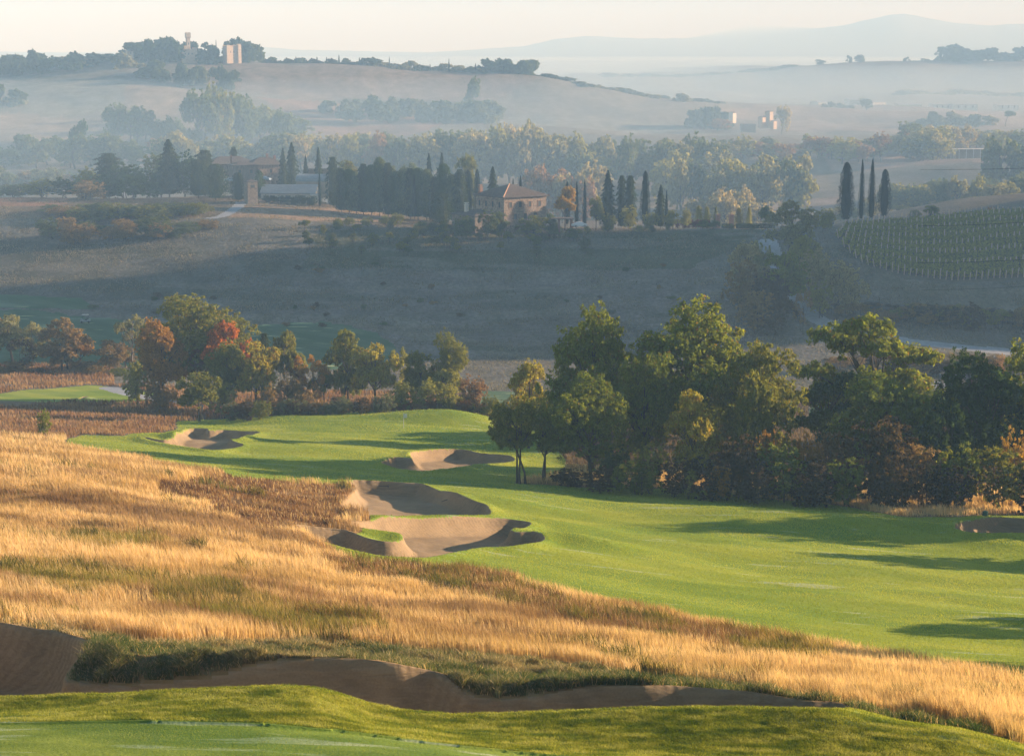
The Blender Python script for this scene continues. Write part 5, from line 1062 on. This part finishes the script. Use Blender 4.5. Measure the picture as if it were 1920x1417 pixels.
for c in bpy.data.objects:
    if c.name.startswith('wall') and c.parent and c.parent.name.startswith(('farm_house', 'farm_block')): c.scale.z = 2.4
house('brick_tower', 'square brick tower with a shallow roof standing before the long barn', 471, 606, R(28), 3.3, 3.3, 8.4, M_STONE2, M_TILE, .6, 'hip', .25, z=zr(391, 606), cat='tower', wins=((0, 0, 6.6, 1.4, .9), (1, 0, 5.5, .6, 1.2)), fr=False)
house('long_barn', 'long low barn with a pale grey corrugated roof', 545, 628, R(-3), 17.5, 11, 2.6, M_WHITE, M_CORR, 2.3, 'gable', .4, z=zr(375, 628), cat='barn', wins=((0, -5, .6, 1.6, 1.2), (0, 0, .6, 1.6, 1.2), (0, 5, .6, 1.6, 1.2)), fr=False)
house('white_shed', 'small white shed lit by the sun at the right end of the long barn', 590, 622, R(15), 2.6, 3, 2.0, M_WHITE, M_CORR, .5, 'gable', .2, z=zr(379, 622), cat='shed')
p = at(590, 642); e = empty('arched_barn', (p.x, p.y, zr(346, 642)), R(-4)); tag(e, 'barn with a rounded metal roof behind the long barn', 'barn')
MB().box(-5.4, 5.4, -4, 4, -4, 1.2).build('wall', M_PINK, e); rb = MB(); n = 12
for i in range(n):
    a0, a1 = math.pi*i/n, math.pi*(i+1)/n; q = [(-math.cos(a)*4.2, 1.2+math.sin(a)*2.3) for a in (a0, a1)]
    rb.quad((-5.6, q[0][0], q[0][1]), (5.6, q[0][0], q[0][1]), (5.6, q[1][0], q[1][1]), (-5.6, q[1][0], q[1][1]))
    for x, s_ in ((-5.6, 1), (5.6, -1)): rb.tri(*[(x, 0, 1.2), (x, q[0][0], q[0][1]), (x, q[1][0], q[1][1])][::s_])
rb.build('roof', M_CORR, e)
house('tool_shed', 'small shed with a pale blue roof above the arched barn', 598, 668, R(10), 8, 5, 1.2, M_STONE2, M_CORR, 1.0, 'gable', .3, z=zr(322, 668), cat='shed')
# gate pillars and clipped hedge
zg = zr(427, 566)
for px, lb in ((1345.5, 'left brick gate pillar with a low brick base'), (1371, 'right brick gate pillar beside the clipped hedge')):
    p = at(px, 566); e = empty('gate_pillar', (p.x, p.y, zg), R(20)); tag(e, lb, 'pillar', 'brick gate pillars')
    MB().box(-.55, .55, -.55, .55, -2, 3.6).build('shaft', M_BRICK, e); MB().box(-.68, .68, -.68, .68, 3.603, 3.85).box(-.5, .5, -.5, .5, 3.853, 4.05, .2, .2).build('cap', M_BRICK, e)
    if px < 1350: MB().box(-1.7, -.56, -.6, .5, -2, .7).build('base', M_BRICK, e)
for i in range(9):
    px = 1358 + i * 10.5 + (6 if i > 1 else 0); p = at(px, 563); rng = np.random.default_rng(i)
    c = rng.uniform(-1, 1, (700, 3)); k_ = rng.integers(0, 3, 700); c[np.arange(700), k_] = np.sign(c[np.arange(700), k_]); nn = np.zeros((700, 3)); nn[np.arange(700), k_] = c[np.arange(700), k_]
    V, q = leaves(c * np.array([.72, .5, .62]) + np.array([0, 0, .75]), nn, np.full(700, .16), rng)
    me = new_mesh('hedge', V, quads=q); o = link('clipped_hedge', me, lm('hedge'), loc=(p.x, p.y, zg)); tag(o, 'clipped box hedge block in the row right of the gate', 'hedge', 'clipped hedge blocks')
# castle
def crenel(mb, x0, x1, y0, y1, z, n, h=.9, t=.5):
    for i in range(n):
        a = x0 + (x1-x0)*(i+.15)/n; b = x0 + (x1-x0)*(i+.75)/n
        mb.box(a, b, y0, y0+t, z, z+h).box(a, b, y1-t, y1, z, z+h)
p = at(353.5, 1655); e = empty('castle_tower', (p.x, p.y, zr(112, 1655)), R(28)); tag(e, 'slender brick castle tower with a flared top rising over the hilltop trees', 'tower')
MB().box(-1.45, 1.45, -1.45, 1.45, 0, 17.5).build('shaft', M_PINK, e)
t_ = MB().box(-2.0, 2.0, -2.0, 2.0, 18.6, 22.0); k = len(t_.v); t_.v += [(-1.45,-1.45,17.5),(1.45,-1.45,17.5),(1.45,1.45,17.5),(-1.45,1.45,17.5),(-2,-2,18.6),(2,-2,18.6),(2,2,18.6),(-2,2,18.6)]
t_.q += [(k,k+1,k+5,k+4),(k+1,k+2,k+6,k+5),(k+2,k+3,k+7,k+6),(k+3,k,k+4,k+7)]; crenel(t_, -2, 2, -2, 2, 22.003, 3, .8, .4); t_.build('battlement', M_PINK, e)
window(e, 0, 12.2, .9, 2.0, -1.45, 0, frame=False); window(e, 0, 9.0, .9, 2.0, -1.45, 0, frame=False)
p = at(352, 1650); e = empty('castle', (p.x, p.y, zr(113, 1650)), R(28)); tag(e, 'brick castle body half hidden by trees below the slender tower', 'castle')
b = MB().box(-5.5, 4.5, -3, 4, -3, 8.5).box(4.5, 7.5, -3.5, 1, -3, 10.5).box(-4, 1, -1, 3.5, 8.5, 12.0); crenel(b, -5.5, 4.5, -3, 4, 8.503, 7); b.build('wall', M_PINK, e)
for x in (-3, 0, 3): window(e, x, 4.5, .9, 1.5, -3, 0, frame=False)
p = at(433, 1655); e = empty('castle_keep', (p.x, p.y, zr(115, 1655)), R(38)); tag(e, 'square sunlit keep with corner towers before the rounded trees on the hilltop', 'castle')
b = MB().box(-5.2, 5.2, -4.5, 4.5, -2, 12.5).box(4.0, 7.0, -6.0, -3.2, -2, 13.6).box(4.2, 7.0, 2.6, 5.6, -2, 13.6).box(-7, -4.4, -6, -3.4, -2, 13.4); b.build('wall', M_PINK, e)
c = MB(); crenel(c, -5.2, 5.2, -4.5, 4.5, 12.503, 7); crenel(c, 4.0, 7.0, -6.0, -3.2, 13.603, 3, .8, .3); c.build('battlement', M_PINK, e)
for x in (-2.5, .5): window(e, x, 7, .9, 1.6, -4.5, 0, frame=False)
house('hilltop_house', 'small pale house among the crest trees left of the castle', 243, 1640, R(40), 5, 5, 4.6, M_PINK, M_TILE, 1.2, 'gable', .3, z=zr(107, 1640), wins=((0, 0, 2.4, .8, 1.2),), fr=False)
# far farmhouse
house('far_farmhouse', 'pale pink tower like farmhouse in the fields at the right', 1441, 1440, R(50), 4.6, 4.6, 8.0, M_PINK, M_TILE, .7, 'hip', .2, z=zr(230, 1440), wins=((0, -1, 5.4, .6, 1), (0, 1, 5.4, .6, 1)), fr=False)
house('far_farmhouse_wing', 'low pale wing left of the tower like farmhouse', 1429, 1436, R(50), 6, 4, 3.9, M_PINK, M_TILE, .8, 'gable', .2, z=zr(230, 1436))
house('outbuilding', 'low outbuilding right of the tower like farmhouse', 1450, 1436, R(50), 4.5, 3, 1.9, M_PINK, M_TILE, .5, 'gable', .2, z=zr(232, 1436), cat='shed')
house('white_cottage', 'small bright white cottage left of the tower like farmhouse', 1373, 1450, R(45), 4, 4, 3.6, M_WHITE, M_TILE, .9, 'gable', .2, z=zr(221, 1450))
house('open_shed', 'long dark shed below the white cottage', 1402, 1425, R(10), 11, 4, 2.0, M_STONE2, M_TILE, .6, 'gable', .2, z=zr(239, 1425), cat='shed')
M_WARE = mat_plain('warehouse_cladding', (.60, .57, .52), .8, (.52, .50, .46), .3)
# warehouses and sheds in the right fields
for px, w, a, b, lb in [(1538, 32, 189, 200, 'pale warehouse at the left end of the industrial row'), (1605, 40, 183, 200, 'tall white warehouse behind the round tree'), (1640, 34, 189, 200, 'white warehouse right of the round tree'), (1702, 50, 194, 204, 'long white warehouse in the middle of the industrial row'), (1762, 40, 194, 203, 'grey white warehouse right of the long one'), (1805, 52, 194, 203, 'long low white warehouse'), (1885, 44, 196, 203, 'flat white warehouse at the right edge of the fields')]:
    house('warehouse', lb, px, 1980, R(30 if w < 36 else 12), w * .50, 14, (b - a) * .40, M_WARE, M_CORR, 1.2, 'gable', .3, z=zr(b, 1980), cat='warehouse', group='warehouses in the far valley', wins=tuple((0, x, .5, 1.2, 2.2) for x in (-w*.15, 0, w*.15)), fr=False)
for px, w, lb in [(1766, 48, 'long open shed with a white roof among the valley trees'), (1828, 70, 'second long shed with a pale roof right of the first')]:
    p = at(px, 1075); e = empty('field_shed', (p.x, p.y, zr(291, 1075)), R(3)); tag(e, lb, 'shed', 'long sheds in the valley'); L_ = w * .295
    MB().box(-L_/2-.3, L_/2+.3, -4, 4, 3.3, 3.6).build('roof', M_WHITE, e); MB().box(-L_/2, L_/2, 2.8, 3.6, -2, 3.297).build('wall', M_STONE2, e)
    for i in range(6): x = -L_/2 + .3 + i*(L_-.6)/5; MB().box(x-.12, x+.12, -3.6, -3.36, -2, 3.297).build('post', M_METAL, e)
# ------------------------------------------------------------ vineyard
nearp = [(1568, 441), (1582, 462), (1600, 480), (1622, 495), (1660, 506), (1700, 516), (1790, 526), (1860, 522), (1960, 518)]
rngv = np.random.default_rng(5); post_me = None
for r_i in range(34):
    px = 1572 + r_i * 11.2; pyn = float(np.interp(px, [q[0] for q in nearp], [q[1] for q in nearp]))
    pyf = 426 - (px - 1570) * .075
    a = hit(px, pyn, 440, 600); b = hit(px + 3 - (px - 1700) * .10, max(pyf, 401), 470, 640); b.y = min(max(b.y, a.y + 8), 556)
    e = empty('vine_row', a[:]); tag(e, '%s vine row from the left on the vineyard slope' % ORD[r_i], 'vine row', 'vine rows on the slope')
    n_p = 8; L_ = (b - a).length
    for i in range(n_p):
        t = i / (n_p - 1); x = a.x + (b.x-a.x)*t; y = a.y + (b.y-a.y)*t; z = float(H(x, y))
        if post_me is None: post_me = new_mesh('post', *(lambda m_: (m_.v, m_.q))(MB().box(-.11, .11, -.11, .11, -.4, 2.35)))
        if not post_me.materials: post_me.materials.append(M_WOODP)
        o = bpy.data.objects.new('post', post_me); COL.objects.link(o); o.parent = e; o.location = (x-a.x, y-a.y, z-a.z)
        o.rotation_euler = ((R(16) if i == 0 else rngv.normal(0, .03)), (-R(14) if i == 0 and px < 1640 else rngv.normal(0, .03)), 0); o.scale.z = rngv.uniform(.85, 1.2)
    m_ = max(120, int(L_ * 40)); t = rngv.random(m_); x = a.x+(b.x-a.x)*t; y = a.y+(b.y-a.y)*t; z = H(x, y)
    hgt = .35 + 1.35 * rngv.random(m_)**.8 * (.6 + .6*vnoise(x*1.1+9, y*1.1, 7))
    c = np.stack([x + rngv.normal(0, .34, m_) - a.x, y + rngv.normal(0, .1, m_) - a.y, z + hgt - a.z], -1)
    V, q = leaves(c, rngv.normal(0, 1, (m_, 3)), np.full(m_, .34), rngv); me = new_mesh('foliage', V, quads=q); link('foliage', me, lm('lime'), e)
    MB().tube([(0, 0, 1.6), (b.x-a.x, b.y-a.y, float(H(b.x, b.y)) - a.z + 1.6)], .015, 4).build('wire', M_METAL, e)
# ------------------------------------------------------------ power cables
for k, (pa, ya, pb_, yb, lb) in enumerate([(1726, 318, 1920, 315.5, 'highest thin dark cable crossing the right edge of the photo'), (1722, 424, 1920, 417, 'thin dark cable crossing the top of the vineyard'), (1720, 493, 1920, 487, 'thin dark cable crossing the lower vineyard'), (1728, 544, 1920, 537, 'lowest thin dark cable right of the gravel road')]):
    Yc = 330; pts = []
    for i in range(17):
        t = i / 16 * 2.2; px = pa + (pb_-pa)*t; py = ya + (yb-ya)*t + 3.0*math.sin(min(t, 1)*math.pi)*.4; s = float(slope_of(py)); z = -s*Yc; d = Yc*CO - z*SI; pts.append(((px-CX)/F_PX*d, Yc, z))
    tag(MB().tube(pts, .028, 6).build('power_cable', M_DARK), lb, 'cable', 'power cables')
# ------------------------------------------------------------ golf course furniture
p = at(757, 270); zq = zr(803, p.y)
hq_ = hit(757, 803, 230, 300); e = empty('flagstick', hq_[:]); tag(e, 'thin flagstick with a small white flag standing on the far green', 'flagstick')
MB().tube([(0, 0, -.2), (0, 0, 2.2)], .03, 6).build('pole', M_METAL, e)
f = MB()
for i in range(4): f.quad((.02+i*.10, .02*math.sin(i*2), 1.5), (.02+(i+1)*.12, .02*math.sin((i+1)*2), 1.5), (.02+(i+1)*.12, .02*math.sin((i+1)*2), 2.12), (.02+i*.10, .02*math.sin(i*2), 2.12))
f.build('flag', mat_plain('white_cloth', (.85, .85, .85), .9), e)
h_ = hit(380, 776, 240, 330); e = empty('marker_post', h_[:]); tag(e, 'white marker post with a round cap in the dry grass beside the lone round tree', 'post')
MB().tube([(0, 0, -.2), (0, 0, 1.25)], .07, 8).build('post', M_WHITE, e); MB().tube([(0, 0, 1.1), (0, 0, 1.2), (0, 0, 1.45), (0, 0, 1.55)], [.08, .2, .2, .08], 10).build('cap', M_WHITE, e)
h_ = hit(751, 768, 280, 330); e = empty('bent_lamp', (h_.x, h_.y, h_.z)); tag(e, 'white curved pipe standing behind the far green above the flag', 'pipe')
MB().tube([(.25, 0, -.2), (.1, 0, .6), (-.15, 0, 1.2), (-.4, 0, 1.35), (-.6, 0, 1.2)], .06, 8).build('pipe', M_WHITE, e)
h_ = hit(1864, 939, 180, 215); e = empty('bent_pipe', h_[:]); tag(e, 'thin bent pale pipe with a box on top in the dry grass at the right', 'pipe')
MB().tube([(-.12, 0, -.1), (-.08, 0, .35), (.10, 0, .75), (.12, 0, 1.9)], .035, 7).build('pipe', M_METAL, e); MB().box(-.0, .24, -.12, .12, 1.9, 2.08).build('box', M_METAL, e)
h_ = hit(1847, 967, 150, 230); e = empty('green_bin', h_[:]); tag(e, 'small round topped dark green bin above the bunker at the right edge', 'bin')
MB().tube([(0, 0, -.1), (0, 0, .02), (0, 0, .42)], [.26, .27, .29], 14).build('body', mat_plain('green_plastic', (.03, .12, .09), .5), e); MB().tube([(0, 0, .423), (0, 0, .47), (0, 0, .55)], [.31, .31, .12], 14).build('lid', mat_plain('green_plastic', (.03, .12, .09)), e)
h_ = hit(1757, 728, 330, 420); e = empty('small_table', h_[:]); tag(e, 'small pale flat topped stand beside the lower gravel path behind the right wood', 'stand')
MB().box(-.65, .65, -.3, .3, 1.2, 1.32).build('top', M_METAL, e)
for x in (-.4, .4): MB().box(x-.05, x+.05, -.05, .05, -.2, 1.197).build('leg', M_METAL, e)
def rake(px, py, rz, lb):
    h_ = hit(px, py, 120, 260); e = empty('bunker_rake', (h_.x, h_.y, h_.z + .04), rz); tag(e, lb, 'rake', 'bunker rakes')
    MB().tube([(-.8, 0, 0), (.8, 0, .05)], .025, 6).build('handle', M_DARK, e); r = MB().box(.78, .84, -.32, .32, -.02, .05)
    for i in range(9): r.box(.79, .83, -.3 + i*.073, -.28 + i*.073, -.07, -.023)
    r.build('head', M_DARK, e)
rake(713, 913, 0, 'dark rake lying at the top edge of the upper bunker'); rake(838, 938, R(50), 'dark rake lying in the shaded part of the upper bunker')
# golf cart
h_ = hit(160, 605, 380, 520); e = empty('golf_cart', h_[:], R(8)); tag(e, 'small golf cart with a pale roof driving on the distant green fairway at the left', 'golf cart')
MB().box(-1.15, 1.15, -.55, .55, .32, .62).box(-1.15, -.55, -.55, .55, .623, .85, .1, 0).box(.75, 1.15, -.5, .5, .623, .8).build('body', mat_plain('cream_plastic', (.35, .40, .40), .5), e)
MB().box(-.1, .45, -.5, .5, .64, .85).box(.40, .52, -.5, .5, .853, 1.25).build('seat', M_DARK, e)
ro = MB().box(-.75, .85, -.58, .58, 1.85, 1.95, .08, .05).build('roof', M_WHITE, e)
for x, y in ((-.68, -.5), (-.68, .5), (.72, -.5), (.72, .5)): MB().tube([(x, y, .8), (x, y, 1.86)], .025, 6).build('roof_post', M_DARK, e)
for x in (-.8, .8):
    for y in (-.5, .5): MB().tube([(x, y-.09, .22), (x, y+.09, .22)], .22, 12).build('wheel', M_DARK, e)
